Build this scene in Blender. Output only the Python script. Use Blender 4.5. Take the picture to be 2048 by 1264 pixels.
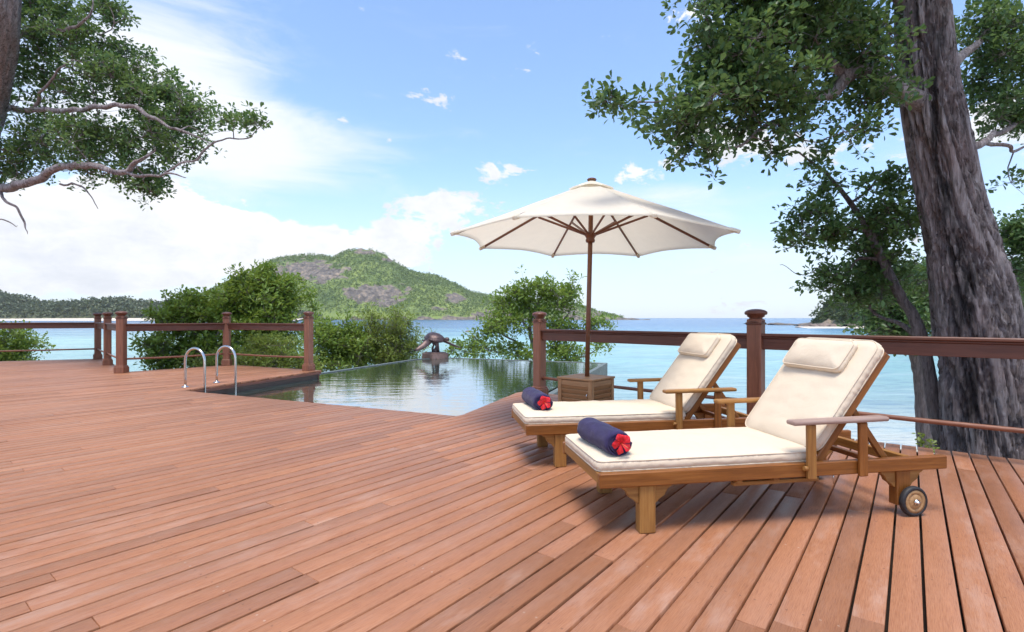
import bpy, bmesh, math, random
import numpy as np
from mathutils import Vector, Matrix, noise, Euler, Quaternion

for o in list(bpy.data.objects):
    bpy.data.objects.remove(o, do_unlink=True)
S = bpy.context.scene
COL = S.collection
R = math.radians

# ------------------------------------------------------------------ camera
F, CH, HZ = 1030.0, 1.1, 636.0            # focal length in photo pixels, eye height, horizon row
cam_d = bpy.data.cameras.new('camera')
cam = bpy.data.objects.new('camera', cam_d)
COL.objects.link(cam)
cam.location = (0, 0, CH)
cam.rotation_euler = (R(90), 0, 0)
cam_d.sensor_width = 36
cam_d.lens = F / 2048 * 36
cam_d.shift_y = 4 / 2048
cam_d.clip_start = 0.05
cam_d.clip_end = 60000
S.camera = cam


def at(u, v, d):
    """photo pixel + distance -> place"""
    return Vector(((u - 1024) / F * d, d, CH - (v - HZ) / F * d))


def on(u, v, z=0.0):
    """photo pixel on a level at height z -> place"""
    return at(u, v, F * (CH - z) / (v - HZ))


# ------------------------------------------------------------------ light
SUN_EL, SUN_AZ = 75.0, 190.0              # azimuth clockwise from +y
S.view_settings.view_transform = 'Standard'
S.view_settings.look = 'None'
S.view_settings.gamma = 1
S.view_settings.use_curve_mapping = False
S.view_settings.exposure = 0.82
S.cycles.use_adaptive_sampling = True
S.cycles.adaptive_threshold = 0.02
S.cycles.max_bounces = 5
S.cycles.diffuse_bounces = 2
S.cycles.glossy_bounces = 3
S.cycles.transmission_bounces = 3

sd = bpy.data.lights.new('sun', 'SUN')
sd.energy = 2.3
sd.angle = R(24)
sd.color = (1.0, 0.94, 0.85)
sun = bpy.data.objects.new('sun', sd)
COL.objects.link(sun)
_d = Vector((math.sin(R(SUN_AZ)) * math.cos(R(SUN_EL)), math.cos(R(SUN_AZ)) * math.cos(R(SUN_EL)), math.sin(R(SUN_EL))))
sun.rotation_euler = _d.to_track_quat('Z', 'Y').to_euler()
sun.location = _d * 50


class NT:
    """short-hand for node trees"""
    def __init__(s, nt):
        s.nt = nt

    def n(s, typ, ins=None, **props):
        nd = s.nt.nodes.new('ShaderNode' + typ)
        for k, v in props.items():
            setattr(nd, k, v)
        for k, v in (ins or {}).items():
            s.put(nd.inputs[k], v)
        return nd

    def put(s, sock, v):
        if isinstance(v, bpy.types.NodeSocket):
            s.nt.links.new(v, sock)
        elif isinstance(v, bpy.types.Node):
            s.nt.links.new(v.outputs[0], sock)
        else:
            if sock.type == 'RGBA' and not isinstance(v, (int, float)) and len(v) == 3:
                v = (*v, 1)
            sock.default_value = v

    def math(s, op, a, b=0.0, c=0.0, clamp=False):
        return s.n('Math', {0: a, 1: b, 2: c}, operation=op, use_clamp=clamp).outputs[0]

    def vm(s, op, a, b=(0, 0, 0)):
        nd = s.n('VectorMath', {0: a}, operation=op)
        if op == 'SCALE':
            s.put(nd.inputs['Scale'], b)
        else:
            s.put(nd.inputs[1], b)
        return nd.outputs['Value'] if op in ('LENGTH', 'DISTANCE', 'DOT_PRODUCT') else nd.outputs[0]

    def mix(s, f, a, b, mode='MIX'):
        nd = s.n('Mix', data_type='RGBA', blend_type=mode)
        s.put(nd.inputs['Factor'], f); s.put(nd.inputs[6], a); s.put(nd.inputs[7], b)
        return nd.outputs[2]

    def ramp(s, f, stops, interp='LINEAR'):
        nd = s.n('ValToRGB', {0: f})
        r = nd.color_ramp; r.interpolation = interp
        while len(r.elements) < len(stops):
            r.elements.new(0.5)
        for e, (p, c) in zip(r.elements, stops):
            e.position = p
            e.color = (*c, 1) if not isinstance(c, (int, float)) else (c, c, c, 1)
        return nd.outputs[0]

    def rng(s, v, a, b, c=0.0, d=1.0, smooth=False):
        nd = s.n('MapRange', {0: v, 1: a, 2: b, 3: c, 4: d})
        if smooth:
            nd.interpolation_type = 'SMOOTHSTEP'
        return nd.outputs[0]

    def noise(s, vec, scale, detail=4, rough=0.55, dist=0.0, out=0):
        return s.n('TexNoise', {'Vector': vec, 'Scale': scale, 'Detail': detail, 'Roughness': rough, 'Distortion': dist}).outputs[out]

    def sep(s, v):
        return s.n('SeparateXYZ', {0: v}).outputs

    def comb(s, x, y, z):
        return s.n('CombineXYZ', {0: x, 1: y, 2: z}).outputs[0]


# ------------------------------------------------------------------ sky
W = bpy.data.worlds.new('World')
S.world = W
W.use_nodes = True
W.cycles.sampling_method = 'NONE'
W.node_tree.nodes.clear()
w = NT(W.node_tree)
sky = w.n('TexSky', sky_type='NISHITA', sun_disc=False, sun_elevation=R(SUN_EL), sun_rotation=R(SUN_AZ),
          air_density=1.0, dust_density=0.6, ozone_density=1.4, altitude=0)
dirv = w.vm('NORMALIZE', w.n('TexCoord').outputs['Generated'])
dx, dy, dz = w.sep(dirv)[0:3]
# clouds are a layer with a flat base: look-up point flattened towards the horizon
flat = w.vm('MULTIPLY', dirv, (1.0, 1.0, 1.9))
n_big = w.noise(flat, 3.6, 6, 0.60, 0.25)
n_fine = w.noise(flat, 15.0, 6, 0.66, 0.3)
wisp = w.noise(w.vm('MULTIPLY', w.vm('ADD', dirv, (0.3, 0.1, 0.7)), (2.2, 1.6, 9.0)), 2.1, 7, 0.66, 0.6)


def pix(u, v):
    return Vector(((u - 1024) / F, 1, (HZ - v) / F)).normalized()


def bank(u, v, ru, rv, amp):
    """a cloud bank that stands in direction (u, v) of the photo"""
    c = pix(u, v)
    k = c.y
    d = w.vm('MULTIPLY', w.vm('SUBTRACT', dirv, tuple(c)), (F / ru / k * 0.8, F / ru / k * 0.8, F / rv / k))
    return w.math('MULTIPLY', w.rng(w.vm('LENGTH', d), 1.15, 0.0, 0, 1, True), amp)


def total(lst):
    t = lst[0]
    for x in lst[1:]:
        t = w.math('ADD', t, x)
    return t


cum = total([bank(*b) for b in (
    (120, 500, 420, 170, 1.0), (420, 455, 190, 110, 0.75), (640, 490, 210, 75, 0.72), (300, 420, 130, 90, 0.6),
    (878, 428, 100, 70, 0.72), (800, 470, 80, 44, 0.5), (1000, 342, 56, 32, 0.46), (1272, 347, 96, 44, 0.55), (1395, 275, 95, 50, 0.5),
    (1385, 30, 80, 50, 0.48), (800, 525, 80, 50, 0.5), (1960, 250, 200, 120, 0.55), (1520, 300, 120, 55, 0.42),
    (525, 132, 60, 40, 0.42), (180, 380, 200, 60, 0.35), (1950, 60, 60, 40, 0.45), (2600, 420, 420, 120, 0.7), (-700, 350, 500, 220, 0.8))])
veil = total([bank(*b) for b in (
    (330, 130, 250, 240, 0.8), (520, 300, 290, 120, 0.75), (150, 300, 400, 300, 0.4), (1430, 400, 170, 50, 0.5), (1500, 520, 420, 110, 0.32),
    (1280, 390, 120, 36, 0.35), (900, 150, 90, 24, 0.22), (760, 190, 80, 20, 0.2), (2300, 200, 500, 200, 0.4), (-900, 100, 500, 300, 0.45))])
far = w.rng(dy, 0.25, -0.1, 0, 1, True)        # beyond the view: scattered fair-weather cloud
gen = w.math('MULTIPLY', w.math('SUBTRACT', n_big, 0.42), w.math('MULTIPLY', far, 2.6))
cm_h = w.math('ADD', w.math('MULTIPLY', w.math('SUBTRACT', n_big, 0.5), 1.9), w.math('MULTIPLY', w.math('SUBTRACT', n_fine, 0.5), 2.5))
cmask = w.rng(w.math('ADD', w.math('MULTIPLY', w.math('ADD', cum, gen), 1.28), cm_h), 0.46, 0.72, 0, 1, True)
vmask = w.math('MULTIPLY', w.rng(w.math('ADD', veil, w.math('MULTIPLY', w.math('SUBTRACT', wisp, 0.5), 1.25)), 0.1, 0.95, 0, 1, True), 0.93)
hz = w.rng(dz, 0.30, 0.0, 0, 1, True)
above = w.rng(dz, -0.01, 0.01, 0, 1)
blue = w.mix(1.0, sky.outputs[0], (1.46, 1.62, 1.78), 'MULTIPLY')
blue = w.mix(0.05, blue, (6.3, 6.5, 6.8))
blue = w.mix(w.math('MULTIPLY', hz, 0.74), blue, (4.9, 5.5, 6.5))
shade = w.rng(w.math('ADD', w.math('MULTIPLY', n_fine, 0.6), w.math('MULTIPLY', w.noise(w.vm('ADD', flat, (0.0, 0.0, 0.06)), 3.6, 6, 0.6, 0.25), 0.7)), 0.50, 0.80, 0, 1)
cloud_c = w.mix(shade, (7.1, 7.15, 7.25), (5.3, 5.5, 5.9))
c1 = w.mix(w.math('MULTIPLY', vmask, above), blue, (6.3, 6.5, 6.8))
c2 = w.mix(w.math('MULTIPLY', cmask, above), c1, cloud_c)
bg = w.n('Background', {'Color': c2, 'Strength': 0.095})
w.nt.links.new(bg.outputs[0], w.n('OutputWorld').inputs[0])


# ------------------------------------------------------------------ materials
def mat(name):
    m = bpy.data.materials.new(name)
    m.use_nodes = True
    m.node_tree.nodes.clear()
    t = NT(m.node_tree)
    out = t.n('OutputMaterial')
    return m, t, out


def principled(t, out, color, rough=0.6, bump=None, bstr=0.3, bdist=0.01, **kw):
    ins = {'Base Color': color, 'Roughness': rough}
    for k, v in kw.items():
        ins[k.replace('_', ' ')] = v
    if bump is not None:
        ins['Normal'] = t.n('Bump', {'Height': bump, 'Strength': bstr, 'Distance': bdist}).outputs[0]
    p = t.n('BsdfPrincipled', ins)
    t.nt.links.new(p.outputs[0], out.inputs[0])
    return p


def wood_mat(name, light, mid, dark, rough=0.5, grain=1.0, weather=None, spec=0.4):
    """wood with its grain along the U of the piece"""
    m, t, out = mat(name)
    uv = t.n('UVMap').outputs[0]
    x, y = t.sep(uv)[0:2]
    oi = t.n('ObjectInfo').outputs['Random']
    g = t.comb(t.math('ADD', t.math('MULTIPLY', x, 2.2), t.math('MULTIPLY', oi, 37)), t.math('MULTIPLY', y, 42 * grain), 0.0)
    n1 = t.noise(g, 1.0, 5, 0.62, 0.35)
    n2 = t.noise(t.comb(t.math('MULTIPLY', x, 9), t.math('MULTIPLY', y, 260 * grain), oi), 1.0, 3, 0.6)
    n3 = t.noise(t.comb(t.math('ADD', t.math('MULTIPLY', x, 3), t.math('MULTIPLY', oi, 11)), t.math('MULTIPLY', y, 8), 0.0), 1.0, 4, 0.6)
    f = t.math('ADD', t.math('MULTIPLY', n1, 0.65), t.math('MULTIPLY', n2, 0.35))
    c = t.ramp(f, [(0.30, dark), (0.5, mid), (0.70, light)])
    c = t.mix(t.rng(n3, 0.4, 0.75, 0, 0.45), c, dark)
    if weather:
        c = t.mix(t.rng(t.noise(t.comb(x, t.math('MULTIPLY', y, 6), oi), 3.0, 4, 0.7), 0.35, 0.65, 0.15, 0.8), c, weather)
    principled(t, out, c, t.rng(n2, 0.3, 0.7, rough - 0.08, rough + 0.12), f, 0.25, 0.003, Specular_IOR_Level=spec)
    return m


M = {}
M['teak'] = wood_mat('teak', (0.37, 0.150, 0.036), (0.26, 0.092, 0.019), (0.12, 0.038, 0.009), 0.36)
M['teak_gold'] = wood_mat('teak_gold', (0.47, 0.245, 0.070), (0.35, 0.160, 0.040), (0.18, 0.072, 0.018), 0.46)
M['teak_grey'] = wood_mat('weathered_teak', (0.46, 0.34, 0.29), (0.37, 0.25, 0.20), (0.24, 0.15, 0.12), 0.55)
M['cabinet'] = wood_mat('cabinet_teak', (0.58, 0.33, 0.155), (0.47, 0.245, 0.105), (0.28, 0.135, 0.055), 0.5)
M['rail'] = wood_mat('railing_hardwood', (0.205, 0.074, 0.040), (0.142, 0.048, 0.026), (0.070, 0.024, 0.014), 0.42, spec=0.5)
M['post'] = wood_mat('post_hardwood', (0.34, 0.138, 0.074), (0.245, 0.092, 0.048), (0.13, 0.048, 0.026), 0.42, spec=0.5)
M['pole'] = wood_mat('pole_hardwood', (0.235, 0.088, 0.038), (0.165, 0.058, 0.025), (0.085, 0.030, 0.014), 0.36, spec=0.5)
M['fascia'] = wood_mat('wet_fascia', (0.10, 0.060, 0.042), (0.068, 0.040, 0.029), (0.032, 0.021, 0.016), 0.35)


def deck_mat():
    m, t, out = mat('deck_hardwood')
    uv = t.n('UVMap').outputs[0]
    x, y = t.sep(uv)[0:2]
    rnd = t.n('Attribute', attribute_name='rnd').outputs['Fac']
    r2 = t.math('FRACT', t.math('MULTIPLY', rnd, 17.31))
    off = t.math('MULTIPLY', rnd, 91.7)
    g = t.comb(t.math('ADD', t.math('MULTIPLY', x, 1.3), off), t.math('MULTIPLY', y, 34), off)
    wavy = t.noise(g, 1.0, 5, 0.6, 0.8)
    fine = t.noise(t.comb(t.math('ADD', t.math('MULTIPLY', x, 14), off), t.math('MULTIPLY', y, 420), 0.0), 1.0, 3, 0.6)
    blot = t.noise(t.comb(t.math('ADD', t.math('MULTIPLY', x, 3.0), off), t.math('MULTIPLY', y, 9), rnd), 1.0, 5, 0.65)
    base = t.ramp(rnd, [(0.0, (0.225, 0.083, 0.037)), (0.06, (0.30, 0.115, 0.052)), (0.25, (0.355, 0.141, 0.066)),
                        (0.65, (0.385, 0.156, 0.075)), (0.9, (0.412, 0.174, 0.088)), (1.0, (0.455, 0.222, 0.124))])
    c = t.mix(t.rng(wavy, 0.30, 0.62, 0.30, 0.0), base, (0.19, 0.072, 0.035))
    c = t.mix(t.rng(fine, 0.40, 0.72, 0.0, 0.40), c, (0.52, 0.27, 0.145))
    c = t.mix(t.rng(fine, 0.48, 0.28, 0.0, 0.45), c, (0.13, 0.052, 0.030))
    c = t.mix(t.math('MULTIPLY', t.rng(blot, 0.5, 0.75, 0, 0.55), r2), c, (0.50, 0.335, 0.26))
    c = t.mix(t.rng(blot, 0.40, 0.25, 0, 0.35), c, (0.14, 0.060, 0.038))
    # screw heads: two to a board at every joist
    sx = t.math('MULTIPLY', t.math('SUBTRACT', t.math('FRACT', t.math('DIVIDE', x, 0.62)), 0.5), 0.62)
    sy = t.math('SUBTRACT', t.math('ABSOLUTE', t.math('SUBTRACT', y, 0.052)), 0.028)
    rr = t.math('SQRT', t.math('ADD', t.math('MULTIPLY', sx, sx), t.math('MULTIPLY', sy, sy)))
    scr = t.rng(rr, 0.0052, 0.0038, 0, 1)
    pick = t.rng(t.noise(t.comb(t.math('FLOOR', t.math('DIVIDE', x, 0.62)), off, 0.0), 7.0, 0), 0.58, 0.6, 0, 1)
    c = t.mix(t.math('MULTIPLY', scr, 0.5), c, t.mix(pick, (0.10, 0.05, 0.035), (0.55, 0.42, 0.33)))
    h = t.math('ADD', t.math('MULTIPLY', fine, 0.7), t.math('MULTIPLY', wavy, 0.6))
    # damp-darkened, trodden areas
    pos = t.n('NewGeometry').outputs['Position']
    c = t.mix(t.rng(t.noise(pos, 0.55, 5, 0.6, 0.4), 0.42, 0.64, 0.0, 0.28), c, (0.21, 0.088, 0.050))
    principled(t, out, c, t.rng(blot, 0.3, 0.7, 0.38, 0.56), h, 0.45, 0.002, Specular_IOR_Level=0.32)
    return m


M['deck'] = deck_mat()


def plain(name, col, rough=0.6, metal=0.0, nscale=20, var=0.25, bstr=0.15, **kw):
    m, t, out = mat(name)
    co = t.n('TexCoord').outputs['Object']
    n = t.noise(co, nscale, 5, 0.6)
    c = t.mix(t.rng(n, 0.3, 0.7, 0, 1), tuple(x * (1 - var) for x in col), tuple(min(1, x * (1 + var)) for x in col))
    principled(t, out, c, rough, n, bstr, 0.01, Metallic=metal, **kw)
    return m


M['steel'] = plain('stainless_steel', (0.62, 0.60, 0.58), 0.16, 1.0, 30, 0.05, 0.02)
M['wheel_wood'] = wood_mat('wheel_wood', (0.50, 0.30, 0.14), (0.42, 0.24, 0.105), (0.30, 0.16, 0.07), 0.5)
M['rubber'] = plain('black_rubber', (0.022, 0.021, 0.023), 0.6, 0, 60, 0.3)
M['bronze'] = plain('dark_bronze', (0.095, 0.062, 0.058), 0.42, 0.55, 14, 0.45, 0.5)
M['plinth'] = plain('plinth_stone', (0.17, 0.105, 0.085), 0.6, 0, 9, 0.35, 0.3)
M['concrete'] = plain('pool_edge_concrete', (0.15, 0.17, 0.15), 0.55, 0, 5, 0.3, 0.2)
M['tile'] = plain('dark_pool_tile', (0.028, 0.045, 0.036), 0.3, 0, 4, 0.4, 0.1)
M['underside'] = plain('dark_joist', (0.035, 0.022, 0.016), 0.8, 0, 8, 0.3)
M['sand'] = plain('beach_sand', (0.72, 0.62, 0.50), 0.9, 0, 0.6, 0.10, 0.1)
M['rock'] = plain('shore_granite', (0.22, 0.165, 0.135), 0.85, 0, 0.35, 0.45, 0.6)
M['earth'] = plain('shore_earth', (0.22, 0.17, 0.12), 0.95, 0, 0.7, 0.4, 0.5)
M['flower'] = plain('hibiscus_red', (0.72, 0.012, 0.022), 0.5, 0, 60, 0.35, 0.4)
M['stamen'] = plain('stamen', (0.62, 0.10, 0.05), 0.5, 0, 60, 0.3)


def cloth(name, col, trans=0.0, weave=900, wr=0.0, sheen=0.0, rough=0.9, var=0.04, tcol=None):
    m, t, out = mat(name)
    co = t.n('TexCoord').outputs['Object']
    wv = t.noise(co, weave, 2, 0.5)
    wk = t.noise(co, 9, 5, 0.6, 0.5)
    h = t.math('ADD', t.math('MULTIPLY', wv, 0.12), t.math('MULTIPLY', wk, wr))
    c = t.mix(t.rng(wk, 0.3, 0.7), tuple(x * (1 - var) for x in col), tuple(min(1, x * (1 + var)) for x in col))
    p = principled(t, out, c, rough, h, 0.5, 0.012, Sheen_Weight=sheen, Specular_IOR_Level=0.2)
    if trans:
        tr = t.n('BsdfTranslucent', {'Color': tcol or col})
        mx = t.n('MixShader', {0: trans, 1: p.outputs[0], 2: tr.outputs[0]})
        t.nt.links.new(mx.outputs[0], out.inputs[0])
    return m


M['cushion'] = cloth('cream_canvas', (0.725, 0.595, 0.445), wr=0.7, var=0.02)
M['canopy'] = cloth('canopy_canvas', (0.90, 0.835, 0.70), trans=0.42, wr=0.35, tcol=(0.92, 0.83, 0.66))
M['towel'] = cloth('navy_towel', (0.034, 0.026, 0.078), weave=420, wr=1.2, sheen=0.12, var=0.3)


def leaf_mat(name, dark, light, yellow, trans=0.35):
    m, t, out = mat(name)
    rnd = t.n('Attribute', attribute_name='rnd').outputs['Fac']
    c = t.ramp(rnd, [(0.0, dark), (0.55, light), (0.93, light), (1.0, yellow)])
    p = t.n('BsdfPrincipled', {'Base Color': c, 'Roughness': 0.42, 'Specular IOR Level': 0.45})
    tr = t.n('BsdfTranslucent', {'Color': t.mix(0.5, c, yellow)})
    mx = t.n('MixShader', {0: trans, 1: p.outputs[0], 2: tr.outputs[0]})
    t.nt.links.new(mx.outputs[0], out.inputs[0])
    return m


M['leaf_big'] = leaf_mat('takamaka_leaf', (0.032, 0.078, 0.030), (0.090, 0.172, 0.055), (0.22, 0.30, 0.08), 0.40)
M['leaf_left'] = leaf_mat('spreading_tree_leaf', (0.045, 0.100, 0.036), (0.115, 0.205, 0.060), (0.24, 0.32, 0.09), 0.42)
M['leaf_bush'] = leaf_mat('mangrove_leaf', (0.085, 0.150, 0.026), (0.190, 0.295, 0.048), (0.38, 0.44, 0.07), 0.42)
M['leaf_feather'] = leaf_mat('feathery_leaf', (0.105, 0.155, 0.032), (0.215, 0.290, 0.055), (0.42, 0.44, 0.08), 0.42)
M['leaf_far'] = leaf_mat('far_leaf', (0.078, 0.100, 0.048), (0.135, 0.165, 0.070), (0.24, 0.215, 0.12), 0.2)
M['leaf_head'] = leaf_mat('headland_leaf', (0.035, 0.055, 0.022), (0.085, 0.120, 0.040), (0.17, 0.18, 0.07), 0.25)
M['leaf_isle'] = leaf_mat('island_leaf', (0.10, 0.155, 0.042), (0.195, 0.265, 0.070), (0.30, 0.35, 0.11), 0.2)


def bark_mat(name, pale, mid, dark, sc=1.0):
    m, t, out = mat(name)
    uv = t.n('UVMap').outputs[0]
    co = t.n('TexCoord').outputs['Object']
    x, y = t.sep(uv)[0:2]
    n1 = t.noise(t.vm('MULTIPLY', co, (22 * sc, 22 * sc, 2.6 * sc)), 1.0, 6, 0.68, 0.9)
    n2 = t.noise(t.vm('MULTIPLY', co, (85 * sc, 85 * sc, 7 * sc)), 1.0, 4, 0.65)
    n3 = t.noise(co, 2.3, 4, 0.6)
    c = t.ramp(n1, [(0.36, dark), (0.50, mid), (0.66, pale)])
    c = t.mix(t.rng(n2, 0.45, 0.72, 0, 0.5), c, pale)
    c = t.mix(t.rng(n3, 0.45, 0.7, 0, 0.4), c, (mid[0] * 1.15, mid[1] * 0.9, mid[2] * 0.85))
    st = t.n('Attribute', attribute_name='stain').outputs['Fac']
    c = t.mix(t.math('MULTIPLY', st, t.rng(n1, 0.35, 0.65, 1.0, 0.7)), c, (0.012, 0.010, 0.011))
    li = t.rng(t.noise(co, 30, 3, 0.5), 0.70, 0.76, 0, 0.5)
    c = t.mix(li, c, (0.50, 0.46, 0.45))
    h = t.math('ADD', n1, t.math('MULTIPLY', n2, 0.4))
    principled(t, out, c, 0.85, h, 1.0, 0.05)
    return m


M['bark'] = bark_mat('takamaka_bark', (0.46, 0.405, 0.40), (0.26, 0.212, 0.205), (0.055, 0.042, 0.039))
M['twig'] = bark_mat('grey_twig', (0.33, 0.28, 0.27), (0.20, 0.16, 0.15), (0.065, 0.05, 0.046), 1.6)


# ------------------------------------------------------------------ builders
def tag(o, label=None, cat=None, group=None, kind=None):
    for k, v in (('label', label), ('category', cat), ('group', group), ('kind', kind)):
        if v:
            o[k] = v
    return o


def thing(name, label, cat, loc=(0, 0, 0), rz=0.0, group=None):
    o = bpy.data.objects.new(name, None)
    COL.objects.link(o)
    o.location = loc
    o.rotation_euler = (0, 0, rz)
    o.empty_display_size = 0.1
    return tag(o, label, cat, group)


def link(name, me, m, parent=None):
    if m is not None and not me.materials:
        me.materials.append(M[m] if isinstance(m, str) else m)
    o = bpy.data.objects.new(name, me)
    COL.objects.link(o)
    if parent is not None:
        o.parent = parent
    return o


def copy_tree(o, parent=None):
    c = o.copy()
    COL.objects.link(c)
    c.parent = parent
    for ch in o.children:
        copy_tree(ch, c)
    return c


class MB:
    """collects solids into one mesh, UVs run along the grain"""
    def __init__(s):
        s.bm = bmesh.new()
        s.uv = s.bm.loops.layers.uv.new('UVMap')

    def _merge(s, b2, mw, along):
        uv2 = b2.loops.layers.uv.verify()
        o = random.random() * 5
        b2.normal_update()
        for f in b2.faces:
            nx = [abs(c) for c in f.normal]
            ax = [i for i in range(3) if i != along]
            other = ax[0] if nx[ax[1]] > nx[ax[0]] else ax[1]
            for l in f.loops:
                l[uv2].uv = (l.vert.co[along] + o, l.vert.co[other] + 0.13 * o)
        b2.transform(mw)
        me = bpy.data.meshes.new('tmp')
        b2.to_mesh(me)
        s.bm.from_mesh(me)
        bpy.data.meshes.remove(me)
        b2.free()
        return s

    def box(s, c, size, rot=None, bev=0.004, along=None, seg=1):
        b2 = bmesh.new()
        b2.loops.layers.uv.new('UVMap')
        bmesh.ops.create_cube(b2, size=1)
        b2.transform(Matrix.Diagonal((*size, 1)))
        if bev:
            bmesh.ops.bevel(b2, geom=b2.edges[:], offset=min(bev, min(size) * 0.45), segments=seg, affect='EDGES', profile=0.5)
        if along is None:
            along = max(range(3), key=lambda i: size[i])
        mw = Matrix.Translation(Vector(c)) @ (rot.to_matrix().to_4x4() if rot is not None else Matrix())
        return s._merge(b2, mw, along)

    def beam(s, p0, p1, wd, ht, bev=0.004, up=(0, 0, 1), seg=1):
        p0, p1 = Vector(p0), Vector(p1)
        x = (p1 - p0)
        L = x.length
        x.normalize()
        y = Vector(up).cross(x)
        y = y.normalized() if y.length > 1e-5 else Vector((0, 1, 0))
        z = x.cross(y)
        m3 = Matrix((x, y, z)).transposed()
        return s.box((p0 + p1) / 2, (L, wd, ht), m3.to_quaternion(), bev, 0, seg)

    def prism(s, poly, th, mw, bev=0.0):
        """poly in local xy, extruded th along local z"""
        b2 = bmesh.new()
        b2.loops.layers.uv.new('UVMap')
        vs = [b2.verts.new((x, y, 0)) for x, y in poly]
        f = b2.faces.new(vs)
        r = bmesh.ops.extrude_face_region(b2, geom=[f])
        bmesh.ops.translate(b2, vec=(0, 0, th), verts=[v for v in r['geom'] if isinstance(v, bmesh.types.BMVert)])
        bmesh.ops.recalc_face_normals(b2, faces=b2.faces[:])
        if bev:
            bmesh.ops.bevel(b2, geom=b2.edges[:], offset=bev, segments=1, affect='EDGES')
        return s._merge(b2, mw, 0)

    def tube(s, pts, rad, n=8, caps=True, closed=False):
        pts = [Vector(p) for p in pts]
        k = len(pts)
        if not hasattr(rad, '__len__'):
            rad = [rad] * k
        up = Vector((0.13, 0.31, 0.94))
        rings = []
        acc = 0
        prev = None
        for i, p in enumerate(pts):
            if closed:
                tn = pts[(i + 1) % k] - pts[i - 1]
            else:
                tn = pts[min(i + 1, k - 1)] - pts[max(i - 1, 0)]
            tn.normalize()
            a = (prev if prev is not None else up)
            a = a - tn * a.dot(tn)
            if a.length < 1e-4:
                a = tn.orthogonal()
            a.normalize()
            prev = a
            b = tn.cross(a)
            if i:
                acc += (p - pts[i - 1]).length
            rings.append(([s.bm.verts.new(p + (a * math.cos(t) + b * math.sin(t)) * rad[i]) for t in [2 * math.pi * j / n for j in range(n)]], acc))
        m = k if closed else k - 1
        for i in range(m):
            r0, a0 = rings[i]
            r1, a1 = rings[(i + 1) % k]
            for j in range(n):
                f = s.bm.faces.new((r0[j], r0[(j + 1) % n], r1[(j + 1) % n], r1[j]))
                f.smooth = True
                c = 2 * math.pi * rad[i] / n
                for l, q in zip(f.loops, ((a0, j * c), (a0, (j + 1) * c), (a1, (j + 1) * c), (a1, j * c))):
                    l[s.uv].uv = q
        if caps and not closed:
            s.bm.faces.new(list(reversed(rings[0][0])))
            s.bm.faces.new(rings[-1][0])
        return s

    def lathe(s, prof, c=(0, 0, 0), n=16, mw=None, smooth=True, rot=0.0):
        """prof: (radius, height) pairs, closed with caps"""
        rings = []
        mw = mw or Matrix.Translation(Vector(c))
        for r, z in prof:
            rings.append([s.bm.verts.new(mw @ Vector((r * math.cos(rot + 2 * math.pi * j / n), r * math.sin(rot + 2 * math.pi * j / n), z))) for j in range(n)])
        for i in range(len(prof) - 1):
            for j in range(n):
                f = s.bm.faces.new((rings[i][j], rings[i][(j + 1) % n], rings[i + 1][(j + 1) % n], rings[i + 1][j]))
                f.smooth = smooth
                for l, q in zip(f.loops, ((prof[i][1], j * 0.02), (prof[i][1], j * 0.02 + 0.02), (prof[i + 1][1], j * 0.02 + 0.02), (prof[i + 1][1], j * 0.02))):
                    l[s.uv].uv = q
        s.bm.faces.new(list(reversed(rings[0])))
        s.bm.faces.new(rings[-1])
        return s

    def mesh(s, name):
        me = bpy.data.meshes.new(name)
        s.bm.to_mesh(me)
        s.bm.free()
        return me

    def build(s, name, m, parent=None):
        return link(name, s.mesh(name), m, parent)


def quads_mesh(name, V, Q, rnd=None):
    """fast mesh from numpy vertices and quads"""
    me = bpy.data.meshes.new(name)
    me.vertices.add(len(V))
    me.vertices.foreach_set('co', np.asarray(V, np.float32).ravel())
    Q = np.asarray(Q, np.int32)
    me.loops.add(Q.size)
    me.loops.foreach_set('vertex_index', Q.ravel())
    me.polygons.add(len(Q))
    me.polygons.foreach_set('loop_start', np.arange(0, Q.size, 4, dtype=np.int32))
    if rnd is not None:
        a = me.attributes.new('rnd', 'FLOAT', 'POINT')
        a.data.foreach_set('value', np.asarray(rnd, np.float32))
    me.update(calc_edges=True)
    return me

# ================================================================== SETTING
SEA = -3.0
rng = np.random.default_rng(7)
random.seed(11)


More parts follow.
